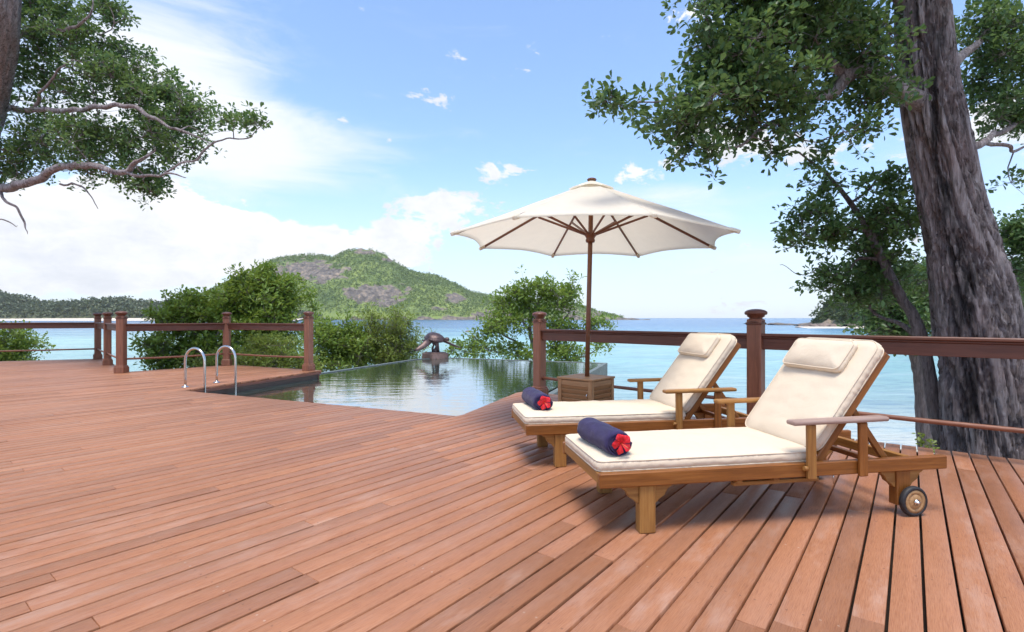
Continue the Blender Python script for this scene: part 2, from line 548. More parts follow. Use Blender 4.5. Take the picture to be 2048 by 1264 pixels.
def sea_mat():
    m, t, out = mat('lagoon_water')
    pos = t.n('NewGeometry').outputs['Position']
    x, y, z = t.sep(pos)[0:3]
    wob = t.noise(t.vm('MULTIPLY', pos, (0.012, 0.03, 0)), 1.0, 5, 0.6)
    dist = t.math('MULTIPLY', y, t.rng(wob, 0.25, 0.75, 0.70, 1.30))
    lg = t.math('LOGARITHM', t.math('MAXIMUM', dist, 1.0), 10.0)           # 1.2 = 16 m, 2 = 100 m, 3 = 1 km
    f = t.rng(lg, 1.15, 3.5)
    c = t.ramp(f, [(0.0, (0.56, 0.55, 0.48)), (0.05, (0.46, 0.50, 0.46)), (0.11, (0.27, 0.39, 0.39)), (0.20, (0.24, 0.43, 0.42)),
                   (0.36, (0.29, 0.52, 0.48)), (0.43, (0.12, 0.28, 0.38)), (0.54, (0.040, 0.14, 0.30)), (1.0, (0.025, 0.11, 0.28))])
    patch = t.noise(t.vm('MULTIPLY', pos, (0.035, 0.11, 0)), 1.0, 4, 0.6, 0.6)
    c = t.mix(t.rng(patch, 0.50, 0.7, 0, 0.5), c, (0.10, 0.22, 0.30))
    rip = t.noise(t.vm('MULTIPLY', pos, (0.5, 1.9, 0)), 1.0, 4, 0.65, 0.5)
    c = t.mix(t.rng(rip, 0.50, 0.62, 0, 0.5), c, (0.11, 0.20, 0.30))
    rip2 = t.noise(t.vm('MULTIPLY', pos, (0.16, 0.75, 0)), 1.0, 4, 0.65, 0.5)
    c = t.mix(t.rng(rip2, 0.52, 0.64, 0, 0.5), c, (0.40, 0.52, 0.52))
    n1 = t.noise(t.vm('MULTIPLY', pos, (0.55, 1.7, 1)), 1.0, 5, 0.62, 0.4)
    n2 = t.noise(t.vm('MULTIPLY', pos, (2.6, 6.0, 1)), 1.0, 3, 0.6)
    h = t.math('ADD', n1, t.math('MULTIPLY', n2, 0.30))
    nrm = t.n('Bump', {'Height': h, 'Strength': 0.5, 'Distance': 0.22}).outputs[0]
    # the wind roughens the surface: steep facets face the viewer, so little sky glare
    p = t.n('BsdfPrincipled', {'Base Color': c, 'Roughness': 0.22, 'IOR': 1.2, 'Specular IOR Level': 0.34, 'Normal': nrm})
    t.nt.links.new(p.outputs[0], out.inputs[0])
    return m


M['sea'] = sea_mat()
me = quads_mesh('sea', [(-40000, -40000, SEA), (40000, -40000, SEA), (40000, 50000, SEA), (-40000, 50000, SEA)], [(0, 1, 2, 3)])
tag(link('sea', me, 'sea'), kind='structure')


def grid_mesh(name, X, Y, Z, attrs=None, smooth=True):
    ny, nx = X.shape
    V = np.stack([X, Y, Z], -1).reshape(-1, 3)
    i = np.arange((ny - 1) * nx).reshape(ny - 1, nx)[:, :-1].ravel()
    me = quads_mesh(name, V, np.stack([i, i + 1, i + nx + 1, i + nx], -1))
    for k, v in (attrs or {}).items():
        a = me.attributes.new(k, 'FLOAT', 'POINT')
        a.data.foreach_set('value', np.asarray(v, np.float32).ravel())
    if smooth:
        me.polygons.foreach_set('use_smooth', np.ones(len(me.polygons), bool))
    return me


def nz(X, Y, Z, s, octv=4):
    out = np.zeros(X.size)
    for k, (a, b, c) in enumerate(zip(np.ravel(X), np.ravel(Y), np.ravel(Z))):
        out[k] = noise.fractal(Vector((a * s, b * s, c * s)), 0.9, 2.1, octv)
    return out.reshape(X.shape)


# ground under the deck that runs out as a beach
gx, gy = np.meshgrid(np.linspace(-60, 40, 90), np.linspace(-8, 40, 60))
edge = 17.5 + 5.5 * np.clip((-gx - 2) / 10, 0, 1) - 3.0 * np.clip((gx - 14) / 10, -1, 0) * 0
gz = -2.35 - 1.2 * np.clip((gy - edge + 6) / 8, 0, 1) ** 1.3 - 2.0 * np.clip((gy - edge - 2) / 10, 0, 1) + 0.12 * nz(gx, gy, gx * 0, 0.35, 3)
me = grid_mesh('ground', gx, gy, gz)
m, t, out = mat('sandy_ground')
pos = t.n('NewGeometry').outputs['Position']
n1 = t.noise(pos, 0.8, 5, 0.65)
n2 = t.noise(pos, 14, 4, 0.6)
c = t.mix(t.rng(n1, 0.4, 0.62), (0.50, 0.44, 0.35), (0.30, 0.25, 0.17))
c = t.mix(t.rng(n2, 0.45, 0.7, 0, 0.5), c, (0.22, 0.17, 0.11))
principled(t, out, c, 0.95, n2, 0.5, 0.03)
tag(link('ground', me, m), kind='structure')


# ---- far land
def isle_mat(name, g0, g1, g2, sc, rockc=((0.058, 0.050, 0.044), (0.165, 0.138, 0.112), (0.34, 0.255, 0.175))):
    m, t, out = mat(name)
    pos = t.n('NewGeometry').outputs['Position']
    n1 = t.noise(pos, sc, 6, 0.65)
    n2 = t.noise(pos, sc * 6, 4, 0.6)
    c = t.ramp(n1, [(0.32, g0), (0.5, g1), (0.66, g2)])
    c = t.mix(t.rng(n2, 0.5, 0.72, 0, 0.65), c, g0)
    hz_ = t.sep(pos)[2]
    c = t.mix(t.math('MULTIPLY', t.rng(hz_, 95, 20), t.rng(t.noise(pos, 0.008, 4, 0.6), 0.35, 0.6)), c, g2)
    rk = t.n('Attribute', attribute_name='rock').outputs['Fac']
    streak = t.noise(t.vm('MULTIPLY', pos, (0.10, 0.10, 0.022)), 1.0, 6, 0.65, 0.5)
    rc = t.ramp(streak, [(0.34, rockc[0]), (0.52, rockc[1]), (0.68, rockc[2])])
    c = t.mix(t.rng(t.math('ADD', rk, t.math('MULTIPLY', t.math('SUBTRACT', n2, 0.5), 0.9)), 0.36, 0.52), c, rc)
    principled(t, out, c, 0.95, n2, 0.6, 3.0)
    return m


M['isle'] = isle_mat('island_green', (0.075, 0.115, 0.030), (0.145, 0.205, 0.050), (0.27, 0.33, 0.085), 0.013)
M['headwood'] = isle_mat('headland_green', (0.030, 0.045, 0.018), (0.060, 0.080, 0.030), (0.10, 0.12, 0.05), 0.08)
M['wood'] = isle_mat('wooded_shore_green', (0.050, 0.065, 0.032), (0.085, 0.105, 0.045), (0.135, 0.145, 0.07), 0.03)


def land(name, sil, Dr, Ds, Db, dxy, bump, wl, m, rocks=(), power=1.0, shore_rock=0.0, relief=0.0):
    us, vs = np.array([p[0] for p in sil], float), np.array([p[1] for p in sil], float)
    x0, x1 = (us[0] - 1024) / F * Dr, (us[-1] - 1024) / F * Dr
    xs = np.arange(x0, x1 + dxy, dxy)
    ys = np.concatenate([np.arange(Ds, Dr, dxy * 0.8), np.arange(Dr, Db, dxy * 2.5)])
    X, Y = np.meshgrid(xs, ys)
    U = X / np.maximum(Y, Dr) * F + 1024
    H = CH + (HZ - np.interp(U, us, vs)) / F * Dr - SEA
    s = (Y - Ds) / (Dr - Ds)
    f = np.where(s <= 1, np.clip(s, 0, 1) ** power * (1.35 - 0.35 * np.clip(s, 0, 1)), 1 - 0.9 * np.clip((Y - Dr) / (Db - Dr), 0, 1) ** 1.5)
    low = nz(X, Y, X * 0, 1.0 / (wl * 14), 3)
    f = np.clip(f + relief * low * np.clip(s, 0, 1) * np.clip(1 - s, 0, 1) * 4, 0, None)
    Z = SEA - 0.4 + H * f
    # rock faces
    Up = X / Y * F + 1024
    Vp = HZ - (Z - CH) / Y * F
    rk = np.zeros_like(X)
    rn = nz(X, Y, Z, 1.0 / (wl * 3.2), 4)
    for (ru, rv, rw, rh, a) in rocks:
        d = np.sqrt(((Up - ru) / rw) ** 2 + ((Vp - rv) / rh) ** 2)
        rk = np.maximum(rk, np.clip(1.35 - d + rn * 0.55, 0, 1) * a)
    if shore_rock:
        rk = np.maximum(rk, np.clip(1.0 - (Z - SEA) / shore_rock + rn * 0.6, 0, 1))
    tree = nz(X, Y, Z, 1.0 / wl, 3)
    Z = Z + np.where(rk > 0.45, rn * bump * 1.4, np.abs(tree) * bump * 1.6 - bump * 0.3) * np.clip(s * 12, 0, 1)
    me = grid_mesh(name, X, Y, Z, {'rock': rk})
    o = tag(link(name, me, m), kind='structure')
    return o, X, Y, Z, rk, s


def leaf_cloud(name, C, size, per, m, parent=None, spread=1.0, up=0.35, aspect=0.5, fold=0.2, seed=1, obovate=True, rnd_c=None, droop=0.0):
    """many leaves round each centre: six corners, folded at the midrib"""
    g = np.random.default_rng(seed)
    C = np.repeat(np.asarray(C, float), per, 0)
    n = len(C)
    d = g.normal(size=(n, 3))
    d /= np.linalg.norm(d, axis=1, keepdims=True)
    d[:, 2] = d[:, 2] * 0.8 + up
    d /= np.linalg.norm(d, axis=1, keepdims=True)
    base = C + d * (spread * size * g.random((n, 1)) ** 0.6)
    ax = d + g.normal(size=(n, 3)) * 0.45
    ax[:, 2] -= droop
    ax /= np.linalg.norm(ax, axis=1, keepdims=True)
    ref = g.normal(size=(n, 3)) * 0.55 + np.array([0, 0, 1.0])
    sd_ = np.cross(ax, ref)
    sd_ /= np.linalg.norm(sd_, axis=1, keepdims=True) + 1e-9
    nm = np.cross(sd_, ax)
    L = size * (0.65 + 0.6 * g.random((n, 1)))
    Wd = L * aspect * (0.8 + 0.4 * g.random((n, 1))) * 0.5
    fo = nm * Wd * fold
    q = (0.36, 0.72) if obovate else (0.3, 0.6)
    k = (0.70, 1.0) if obovate else (1.0, 0.75)
    cur = nm * L * (-0.08)
    V = np.stack([base,
                  base + ax * L * q[0] + sd_ * Wd * k[0] + fo, base + ax * L * q[1] + sd_ * Wd * k[1] + fo,
                  base + ax * L + cur,
                  base + ax * L * q[1] - sd_ * Wd * k[1] + fo, base + ax * L * q[0] - sd_ * Wd * k[0] + fo], 1).reshape(-1, 3)
    i = np.arange(n) * 6
    Q = np.concatenate([np.stack([i, i + 1, i + 2, i + 3], 1), np.stack([i, i + 3, i + 4, i + 5], 1)])
    rr = np.clip(g.random(n) * 0.65 + (np.repeat(rnd_c, per) if rnd_c is not None else g.random(n)) * 0.38, 0, 1)
    me = quads_mesh(name, V, Q, np.repeat(rr, 6))
    return link(name, me, m, parent)


def far_wood(name, label, lnd, n, size, per, m, seed, lift, rock_ok=0.4, smin=0.03, smax=1.1):
    o, X, Y, Z, rk, s = lnd
    g = np.random.default_rng(seed)
    ok = np.flatnonzero((rk.ravel() < rock_ok) & (s.ravel() > smin) & (s.ravel() < smax))
    k = g.choice(ok, n)
    C = np.stack([X.ravel()[k], Y.ravel()[k], Z.ravel()[k] + lift * g.random(n) ** 1.5], 1) + g.normal(size=(n, 3)) * size * 0.4
    ob = leaf_cloud(name, C, size, per, m, spread=0.9, up=0.5, aspect=0.9, seed=seed, rnd_c=g.random(n))
    return tag(ob, label, 'woods', kind='stuff')


isl = land('island_hill', [(250, 633), (330, 616), (420, 592), (450, 580), (480, 564), (530, 535), (555, 519), (600, 511), (640, 511), (668, 516), (690, 504), (715, 498), (745, 500),
                           (770, 510), (800, 532), (830, 545), (870, 551), (900, 563), (940, 584), (985, 592), (1020, 602), (1100, 601), (1160, 613), (1200, 628), (1232, 637), (1250, 639)],
           1350, 1085, 1700, 3.0, 3.0, 8.0, 'isle',
           rocks=[(612, 540, 70, 22, 1), (655, 548, 34, 14, 1), (565, 545, 24, 14, 0.9), (755, 591, 64, 22, 1), (715, 590, 26, 14, 0.9), (910, 597, 22, 11, 1), (735, 505, 30, 6, 0.8), (780, 520, 16, 6, 0.8), (640, 565, 24, 5, 0.7),
                  (985, 628, 40, 7, 1), (1130, 622, 30, 9, 1), (1185, 630, 24, 6, 1), (690, 578, 14, 5, 0.7), (880, 618, 26, 5, 0.7)],
           power=0.85, shore_rock=9.0, relief=0.09)
far_wood('island_woods', 'green scrub and trees covering the island hill across the bay', isl, 22000, 2.3, 5, 'leaf_isle', 5, 3.5)
wsh = land('wooded_shore', [(-260, 575), (-60, 585), (0, 590), (22, 597), (60, 602), (90, 612), (120, 613), (150, 612), (185, 609), (215, 606), (250, 603), (275, 609), (300, 611), (340, 614), (420, 617), (560, 626), (640, 637)],
           900, 812, 1000, 2.4, 4.2, 7.0, 'wood', power=0.62, relief=0.05)
far_wood('shore_woods', 'dark wood and palms lining the far beach', wsh, 9000, 3.0, 7, 'leaf_far', 6, 7.0)
# bright beach below that wood
bx, by = np.meshgrid(np.linspace(-1150, -330, 120), np.linspace(770, 826, 12))
bz = SEA - 0.35 + 4.2 * np.clip((by - 776 - 6 * np.sin(bx * 0.013)) / 40, 0, 1)
tag(link('beach', grid_mesh('beach', bx, by, bz), 'sand'), kind='structure')

hdl = land('headland', [(1614, 650), (1632, 636), (1645, 614), (1680, 594), (1720, 576), (1780, 552), (1850, 545), (1960, 540), (2048, 535), (2200, 520), (2400, 540)],
           265, 205, 340, 1.3, 1.5, 4.5, 'headwood', power=0.55, shore_rock=2.6, relief=0.05)
far_wood('headland_woods', 'green trees covering the headland beyond the big trunk', hdl, 7500, 1.15, 8, 'leaf_head', 8, 4.5, smin=0.05)
bx, by = np.meshgrid(np.linspace(118, 330, 60), np.linspace(150, 214, 10))
bz = SEA - 0.35 + 0.9 * np.clip((by - 198 + 0.16 * (bx - 140) - 2 * np.sin(bx * 0.1)) / 14, 0, 1.6)
tag(link('headland_beach', grid_mesh('headland_beach', bx, by, bz), 'sand'), kind='structure')


def boulder(name, loc, r, label, seed, group, flat=0.6):
    b = bmesh.new()
    bmesh.ops.create_icosphere(b, subdivisions=3, radius=1)
    for v in b.verts:
        d = 1 + 0.35 * noise.noise(v.co * 1.3 + Vector((seed * 7.1, 0, 0))) + 0.12 * noise.noise(v.co * 4 + Vector((0, seed, 0)))
        v.co = Vector((v.co.x * r * d, v.co.y * r * d * 0.8, v.co.z * r * d * flat))
    me = bpy.data.meshes.new(name)
    b.to_mesh(me); b.free()
    me.polygons.foreach_set('use_smooth', np.ones(len(me.polygons), bool))
    o = link(name, me, 'rock')
    o.location = loc
    return tag(o, label, 'rock', group)


for i, (u, v, r) in enumerate(((1598, 651.5, 1.3), (1612, 651.5, 1.6), (1626, 650.5, 2.4), (1645, 650, 2.8), (1665, 650, 2.4))):
    p = on(u, v + 3.5, SEA)
    boulder('rock', (p.x, p.y, SEA + 0.05), r, ['low rock out in the sea at the end of the headland spit', 'low rock next to last on the headland spit', 'boulder at the waterline of the headland tip',
            'brown boulder under the first trees of the headland', 'boulder where the headland beach begins'][i], i + 1, 'rocks along the headland')
p = on(937, 664, SEA)
boulder('rock', (p.x, p.y, SEA - 0.1), 1.0, 'small dark rock alone in the bay above the turtle', 9, None, 0.5)

# ------------------------------------------------------------------ deck
TH = math.atan((1822 - 1024) / F)
DT = (math.sin(TH), math.cos(TH))                 # along the boards
DN = (math.cos(TH), -math.sin(TH))                # across them
W_, S_, E_, N_ = (-5.0, 7.81), (-0.594, 5.77), (0.13, 7.76), (-4.04, 10.84)
DECK = [(-24, -5), (8.6, -5), (8.2, -1), (7.3, 0.6), (6.0, 2.0), (4.9, 3.15), (3.97, 3.99), (3.17, 4.64), (2.4, 5.36), (1.5, 6.36), (0.62, 7.42), E_, S_, W_, N_,
        (-6.66, 12.14), (-7.84, 10.52), (-11.1, 14.0), (-13.2, 13.0), (-24, 8.5)]
tn = [(p[0] * DT[0] + p[1] * DT[1], p[0] * DN[0] + p[1] * DN[1]) for p in DECK]


def sheet(name, poly, z, m, parent=None, flip=False):
    b = bmesh.new()
    f = b.faces.new([b.verts.new((x, y, z)) for x, y in poly])
    f.normal_update()
    if (f.normal.z < 0) != flip:
        f.normal_flip()
    bmesh.ops.triangulate(b, faces=b.faces[:])
    me = bpy.data.meshes.new(name)
    b.to_mesh(me); b.free()
    return link(name, me, m, parent)


deck = tag(sheet('deck', DECK, -0.075, 'underside'), kind='structure')

PITCH, GAP, PH = 0.1104, 0.0115, 0.0407
rows = range(int((min(q[1] for q in tn) - PH) / PITCH) - 1, int((max(q[1] for q in tn) - PH) / PITCH) + 2)
boards = []
random.seed(4)
for r in rows:
    a, b = PH + r * PITCH + GAP / 2, PH + (r + 1) * PITCH - GAP / 2
    mid = (a + b) / 2
    hit = []
    for i in range(len(tn)):
        (t0, n0), (t1, n1) = tn[i], tn[(i + 1) % len(tn)]
        if (n0 - mid) * (n1 - mid) < 0:
            k = (t1 - t0) / (n1 - n0)
            k = max(-6, min(6, k))
            tm = t0 + (mid - n0) / (n1 - n0) * (t1 - t0)
            hit.append((tm, tm + k * (a - mid), tm + k * (b - mid)))
    hit.sort()
    for h0, h1 in zip(hit[::2], hit[1::2]):
        cur = (h0[1], h0[2])
        pos_ = h0[0] - random.random() * 3.0
        while True:
            pos_ += random.choice((2.4, 3.1, 3.8, 4.4, 5.2)) + random.uniform(-0.1, 0.1)
            if pos_ > h1[0] - 0.5:
                boards.append((a, b, cur, (h1[1], h1[2])))
                break
            if pos_ < h0[0] + 0.5:
                continue
            boards.append((a, b, cur, (pos_ - 0.0016, pos_ - 0.0016)))
            cur = (pos_ + 0.0016, pos_ + 0.0016)


def board_geo(bd):
    a, b, (ta, tb), (ua, ub) = bd
    c = 0.0014
    dz = random.uniform(-0.0016, 0.0012)
    tilt = random.uniform(-0.0012, 0.0012)
    o = [(ta, a), (ua, a), (ub, b), (tb, b)]
    e = 0.0012
    i = [(ta + e, a + c), (ua - e, a + c), (ub - e, b - c), (tb + e, b - c)]
    V, UV = [], []
    for ring, z in ((o, -0.030), (o, -0.0014), (i, 0.0)):
        for k, (t_, n_) in enumerate(ring):
            V.append((t_ * DT[0] + n_ * DN[0], t_ * DT[1] + n_ * DN[1], z + dz + (tilt if k < 2 else -tilt)))
            UV.append((t_, n_ - a))
    Q = [(8, 11, 10, 9)]
    for k in range(4):
        j = (k + 1) % 4
        Q += [(k, 4 + k, 4 + j, j), (4 + k, 8 + k, 8 + j, 4 + j)]
    return V, Q, UV


def seen_size(bd):
    a, b, t0, t1 = bd
    best = 0
    pts = []
    for k in range(13):
        for n_ in (a, b):
            t_ = t0[0] + (t1[0] - t0[0]) * k / 12
            x, y = t_ * DT[0] + n_ * DN[0], t_ * DT[1] + n_ * DN[1]
            pts.append((1024 + F * x / y, HZ + F * CH / y) if y > 0.3 else None)
    area = 0
    for k in range(12):
        q = pts[2 * k:2 * k + 4]
        if None in q:
            continue
        if not all(-20 < p[0] < 2068 and p[1] < 1290 for p in q):
            continue
        p0, p1, p2, p3 = q
        area += abs((p3[0] - p0[0]) * (p2[1] - p1[1]) - (p2[0] - p1[0]) * (p3[1] - p0[1])) / 2
    return area


random.seed(21)
boards.sort(key=seen_size, reverse=True)


def board_mesh(bds, name):
    V, Q, UV, RN = [], [], [], []
    for bd in bds:
        v, q, uv = board_geo(bd)
        k = len(V)
        V += v
        Q += [tuple(i + k for i in f) for f in q]
        UV += uv
        rw = random.Random(int(round(bd[0] * 1000))).random()
        RN += [0.55 * rw + 0.45 * random.random()] * len(v)
    me = quads_mesh(name, V, Q, RN)
    lay = me.uv_layers.new(name='UVMap')
    idx = np.zeros(len(me.loops), np.int32)
    me.loops.foreach_get('vertex_index', idx)
    lay.data.foreach_set('uv', np.asarray(UV, np.float32)[idx].ravel())
    return me


for bd in boards[:300]:
    link('board', board_mesh([bd], 'board'), 'deck', deck)
rest = link('boards', board_mesh(boards[300:], 'boards'), 'deck', deck)
tag(rest, 'the deck boards too far off to tell apart', kind='stuff')


def edge_boards(pts, z0, z1, th, m, name, parent, inset):
    """a board on edge along each stretch of a line"""
    for p, q in zip(pts[:-1], pts[1:]):
        p, q = Vector((*p, 0)), Vector((*q, 0))
        d = (q - p).normalized()
        n_ = Vector((d.y, -d.x, 0)) * inset
        b = MB()
        b.beam(p + n_ + Vector((0, 0, (z0 + z1) / 2)), q + n_ + Vector((0, 0, (z0 + z1) / 2)), th, z1 - z0, 0.003)
        b.build(name, m, parent)


edge_boards([E_, S_, W_, N_], -0.62, -0.038, 0.025, 'fascia', 'fascia', deck, -0.03)
edge_boards([W_, N_], -0.075, -0.034, 0.05, 'rail', 'nosing', deck, 0.004)
edge_boards([N_, (-6.66, 12.14), (-7.84, 10.52), (-11.1, 14.0), (-13.2, 13.0), (-24, 8.5)], -0.26, -0.038, 0.03, 'rail', 'fascia', deck, -0.035)
edge_boards(DECK[2:12], -0.26, -0.038, 0.03, 'rail', 'fascia', deck, -0.035)
# posts that carry the deck
for (x, y) in ((-11.0, 13.6), (-7.9, 10.2), (-6.6, 11.8), (0.4, 7.2), (2.3, 5.1), (3.9, 3.7), (6.0, 1.6), (-13.0, 12.6), (-2.5, 4.0), (4.0, 0.5)):
    b = MB()
    b.box((x, y, -1.5), (0.2, 0.2, 2.8), bev=0.01)
    b.build('deck_support', 'underside', deck)

# ------------------------------------------------------------------ pool
WL = -0.165
R_, T1, T0, L_ = (2.54, 14.24), (-2.05, 16.15), (-2.85, 15.6), (-4.3, 11.6)


def pool_mat():
    m, t, out = mat('pool_water')
    pos = t.n('NewGeometry').outputs['Position']
    n1 = t.noise(t.vm('MULTIPLY', pos, (1.5, 4.5, 1)), 1.0, 3, 0.5, 0.3)
    n2 = t.noise(t.vm('MULTIPLY', pos, (7, 16, 1)), 1.0, 2, 0.5)
    h = t.math('ADD', n1, t.math('MULTIPLY', n2, 0.16))
    c = t.mix(t.noise(pos, 1.2, 4, 0.6), (0.012, 0.028, 0.022), (0.03, 0.055, 0.042))
    principled(t, out, c, 0.015, h, 0.26, 0.022, IOR=4.0, Specular_IOR_Level=1.0)
    return m


M['pool'] = pool_mat()
pool = tag(sheet('pool_water', [W_, (-0.62, 5.72), (0.2, 7.7), R_, T1, T0, L_, (-4.12, 10.9)], WL, 'pool'), kind='structure')


def wall(p, q, top, th, name, parent, m='concrete'):
    p, q = Vector((*p, 0)), Vector((*q, 0))
    d = (q - p).normalized()
    n_ = Vector((d.y, -d.x, 0)) * (th / 2)
    b = MB()
    z0 = -2.6
    b.beam(p + n_ + Vector((0, 0, (z0 + top) / 2)), q + n_ + Vector((0, 0, (z0 + top) / 2)), th, top - z0, 0.006)
    return b.build(name, m, parent)


wall((0.30, 7.62), R_, WL + 0.03, 0.10, 'pool_wall', pool)
wall((2.615, 14.33), (-2.13, 16.30), WL + 0.012, 0.09, 'pool_wall', pool)
wall((-2.05, 16.31), (-2.92, 15.68), WL + 0.016, 0.08, 'pool_wall', pool)
wall((-2.86, 15.74), (-4.36, 11.55), WL + 0.02, 0.08, 'pool_wall', pool)

# ------------------------------------------------------------------ sea air
b = MB()
b.box((0, 900, 110), (4200, 2000, 234), bev=0)
hz_o = b.build('haze', None)
m = bpy.data.materials.new('sea_air')
m.use_nodes = True
m.node_tree.nodes.clear()
t = NT(m.node_tree)
out = t.n('OutputMaterial')
pv = t.n('VolumePrincipled', {'Color': (0.92, 0.95, 1.0), 'Density': 0.00008, 'Anisotropy': 0.2})
t.nt.links.new(pv.outputs[0], out.inputs['Volume'])
hz_o.data.materials.append(m)
tag(hz_o, 'thin bright sea air over the bay', 'haze', kind='stuff')

# ================================================================== RAILINGS
def make_post(parent, x, y, h, rz, wd=0.135):
    rot = Euler((0, 0, rz)).to_quaternion()
    b = MB()
    b.box((0, 0, (0.10 + h - 0.10) / 2), (wd, wd, h - 0.20), bev=0.010, along=2)
    po = b.build('post', 'post', parent)
    po.location = (x, y, 0)
    po.rotation_euler = (0, 0, rz)
    b = MB()
    b.box((0, 0, 0.060), (wd * 1.34, wd * 1.34, 0.12), bev=0.005, along=2)
    b.box((0, 0, 0.132), (wd * 1.20, wd * 1.20, 0.03), bev=0.008, along=0)
    b.build('base', 'post', po)
    b = MB()
    q = math.sqrt(2) / 2
    b.box((0, 0, h - 0.145), (wd * 1.12, wd * 1.12, 0.022), bev=0.006, along=0)
    b.lathe([(wd * r, h + z) for r, z in ((0.60, -0.128), (0.46, -0.115), (0.44, -0.088), (0.58, -0.076), (0.60, -0.062), (0.74, -0.055), (0.77, -0.040), (0.74, -0.026), (0.58, -0.012), (0.32, -0.003), (0.10, 0.0))], n=20)
    b.build('cap', 'rail', po)
    return po


def make_rails(parent, p, q, top, low, wd=0.135):
    p, q = Vector((*p, 0)), Vector((*q, 0))
    d = (q - p).normalized()
    a, b_ = p + d * wd * 0.42, q - d * wd * 0.42
    b = MB()
    b.beam(a + Vector((0, 0, top - 0.014)), b_ + Vector((0, 0, top - 0.014)), 0.12, 0.028, 0.006)
    b.beam(a + Vector((0, 0, top - 0.038)), b_ + Vector((0, 0, top - 0.038)), 0.078, 0.020, 0.006)
    b.beam(a + Vector((0, 0, top - 0.102)), b_ + Vector((0, 0, top - 0.102)), 0.050, 0.107, 0.004)
    b.build('top_rail', 'rail', parent)
    b = MB()
    n = 9
    b.tube([a.lerp(b_, k / n) + Vector((0, 0, low - 0.012 * math.sin(math.pi * k / n))) for k in range(n + 1)], 0.020, 10)
    b.build('lower_rail', 'post', parent)
    for e, s in ((a, 1), (b_, -1)):
        b = MB()
        mw = Matrix.Translation(e + Vector((0, 0, low))) @ (d * s).to_track_quat('Z', 'Y').to_matrix().to_4x4()
        b.lathe([(0.036, -0.004), (0.036, 0.016), (0.026, 0.026)], n=12, mw=mw)
        b.build('socket', 'rail', parent)


P = [(-15.4, 11.85), (-11.1, 13.8), (-9.48, 12.07), (-7.84, 10.34), (-6.61, 11.94), (-4.26, 10.79)]
rl = thing('railing', 'reddish wooden railing with capped posts around the deck beyond the pool ladder', 'railing')
for i, (x, y) in enumerate(P):
    make_post(rl, x, y, 1.24, (0.4, -0.8, -0.8, 0.1, 0.2, -0.45)[i], 0.14)
for i in range(len(P) - 1):
    make_rails(rl, P[i], P[i + 1], 0.985, 0.275)
make_rails(rl, (-21.5, 9.2), P[0], 0.985, 0.275)
Q_ = [(0.385, 7.20), (2.415, 5.10), (4.55, 3.16), (6.3, 1.35)]
rr_ = thing('railing', 'dark red wooden railing behind the umbrella and the loungers', 'railing')
for i, (x, y) in enumerate(Q_):
    make_post(rr_, x, y, 1.19, -0.80 + 0.03 * i, 0.136)
for i in range(len(Q_) - 1):
    make_rails(rr_, Q_[i], Q_[i + 1], 0.948, 0.27)

# ================================================================== POOL LADDER
lad = thing('pool_ladder', 'stainless steel pool ladder with two arched handrails on the deck edge', 'ladder', (-5.1, 8.45, 0))
ft = [Vector((-5.19, 8.18, 0)), Vector((-5.02, 8.756, 0))]
sp = Vector((0.385, -0.128, 0))
for f0 in ft:
    b = MB()
    o = f0 - Vector((-5.1, 8.45, 0))
    rad = sp.length / 2
    pts = [o + Vector((0, 0, z)) for z in (0.0, 0.15, 0.3, 0.42)]
    for k in range(1, 12):
        a = math.pi * k / 12
        pts.append(o + sp * (0.5 - 0.5 * math.cos(a)) + Vector((0, 0, 0.42 + rad * math.sin(a))))
    pts += [o + sp + Vector((0, 0, z)) for z in (0.42, 0.2, 0.0, -0.3, -0.9)]
    b.tube(pts, 0.0195, 14)
    hr = b.build('handrail', 'steel', lad)
    b = MB()
    b.lathe([(0.055, 0.002), (0.055, 0.010), (0.030, 0.022), (0.024, 0.024)], c=o, n=20)
    b.build('flange', 'steel', hr)
for z in (-0.35, -0.6, -0.85):
    b = MB()
    a0 = ft[0] - Vector((-5.1, 8.45, 0)) + sp
    a1 = ft[1] - Vector((-5.1, 8.45, 0)) + sp
    b.beam(a0 + Vector((0, 0, z)), a1 + Vector((0, 0, z)), 0.08, 0.03)
    b.build('step', 'steel', lad)

# ================================================================== TURTLE SCULPTURE
TU = Vector((-2.42, 16.25, WL))
tu = thing('turtle_sculpture', 'dark bronze sea turtle sculpture swimming above a low plinth at the pool edge', 'sculpture', TU, 0)
b = MB()
b.box((0, 0, 0.06), (0.60, 0.60, 0.20), Euler((0, 0, R(44))).to_quaternion(), bev=0.012)
b.box((0, 0, 0.175), (0.50, 0.50, 0.03), Euler((0, 0, R(44))).to_quaternion(), bev=0.008)
b.build('plinth', 'plinth', tu)
b = MB()
b.tube([(0.03, 0, 0.15), (0.0, 0, 0.26), (0.05, 0.01, 0.36), (0.02, 0, 0.48), (-0.02, 0, 0.56)], [0.12, 0.06, 0.05, 0.06, 0.09], 10)
b.tube([(-0.06, 0.02, 0.16), (-0.09, 0, 0.30), (-0.05, 0.02, 0.42), (-0.10, 0, 0.55)], [0.05, 0.035, 0.03, 0.05], 8)
b.tube([(0.10, -0.03, 0.16), (0.09, -0.02, 0.3), (0.08, 0, 0.44), (0.06, 0, 0.54)], [0.05, 0.04, 0.035, 0.04], 8)
b.build('support', 'bronze', tu)
bm = bmesh.new()
bmesh.ops.create_uvsphere(bm, u_segments=40, v_segments=20, radius=1)
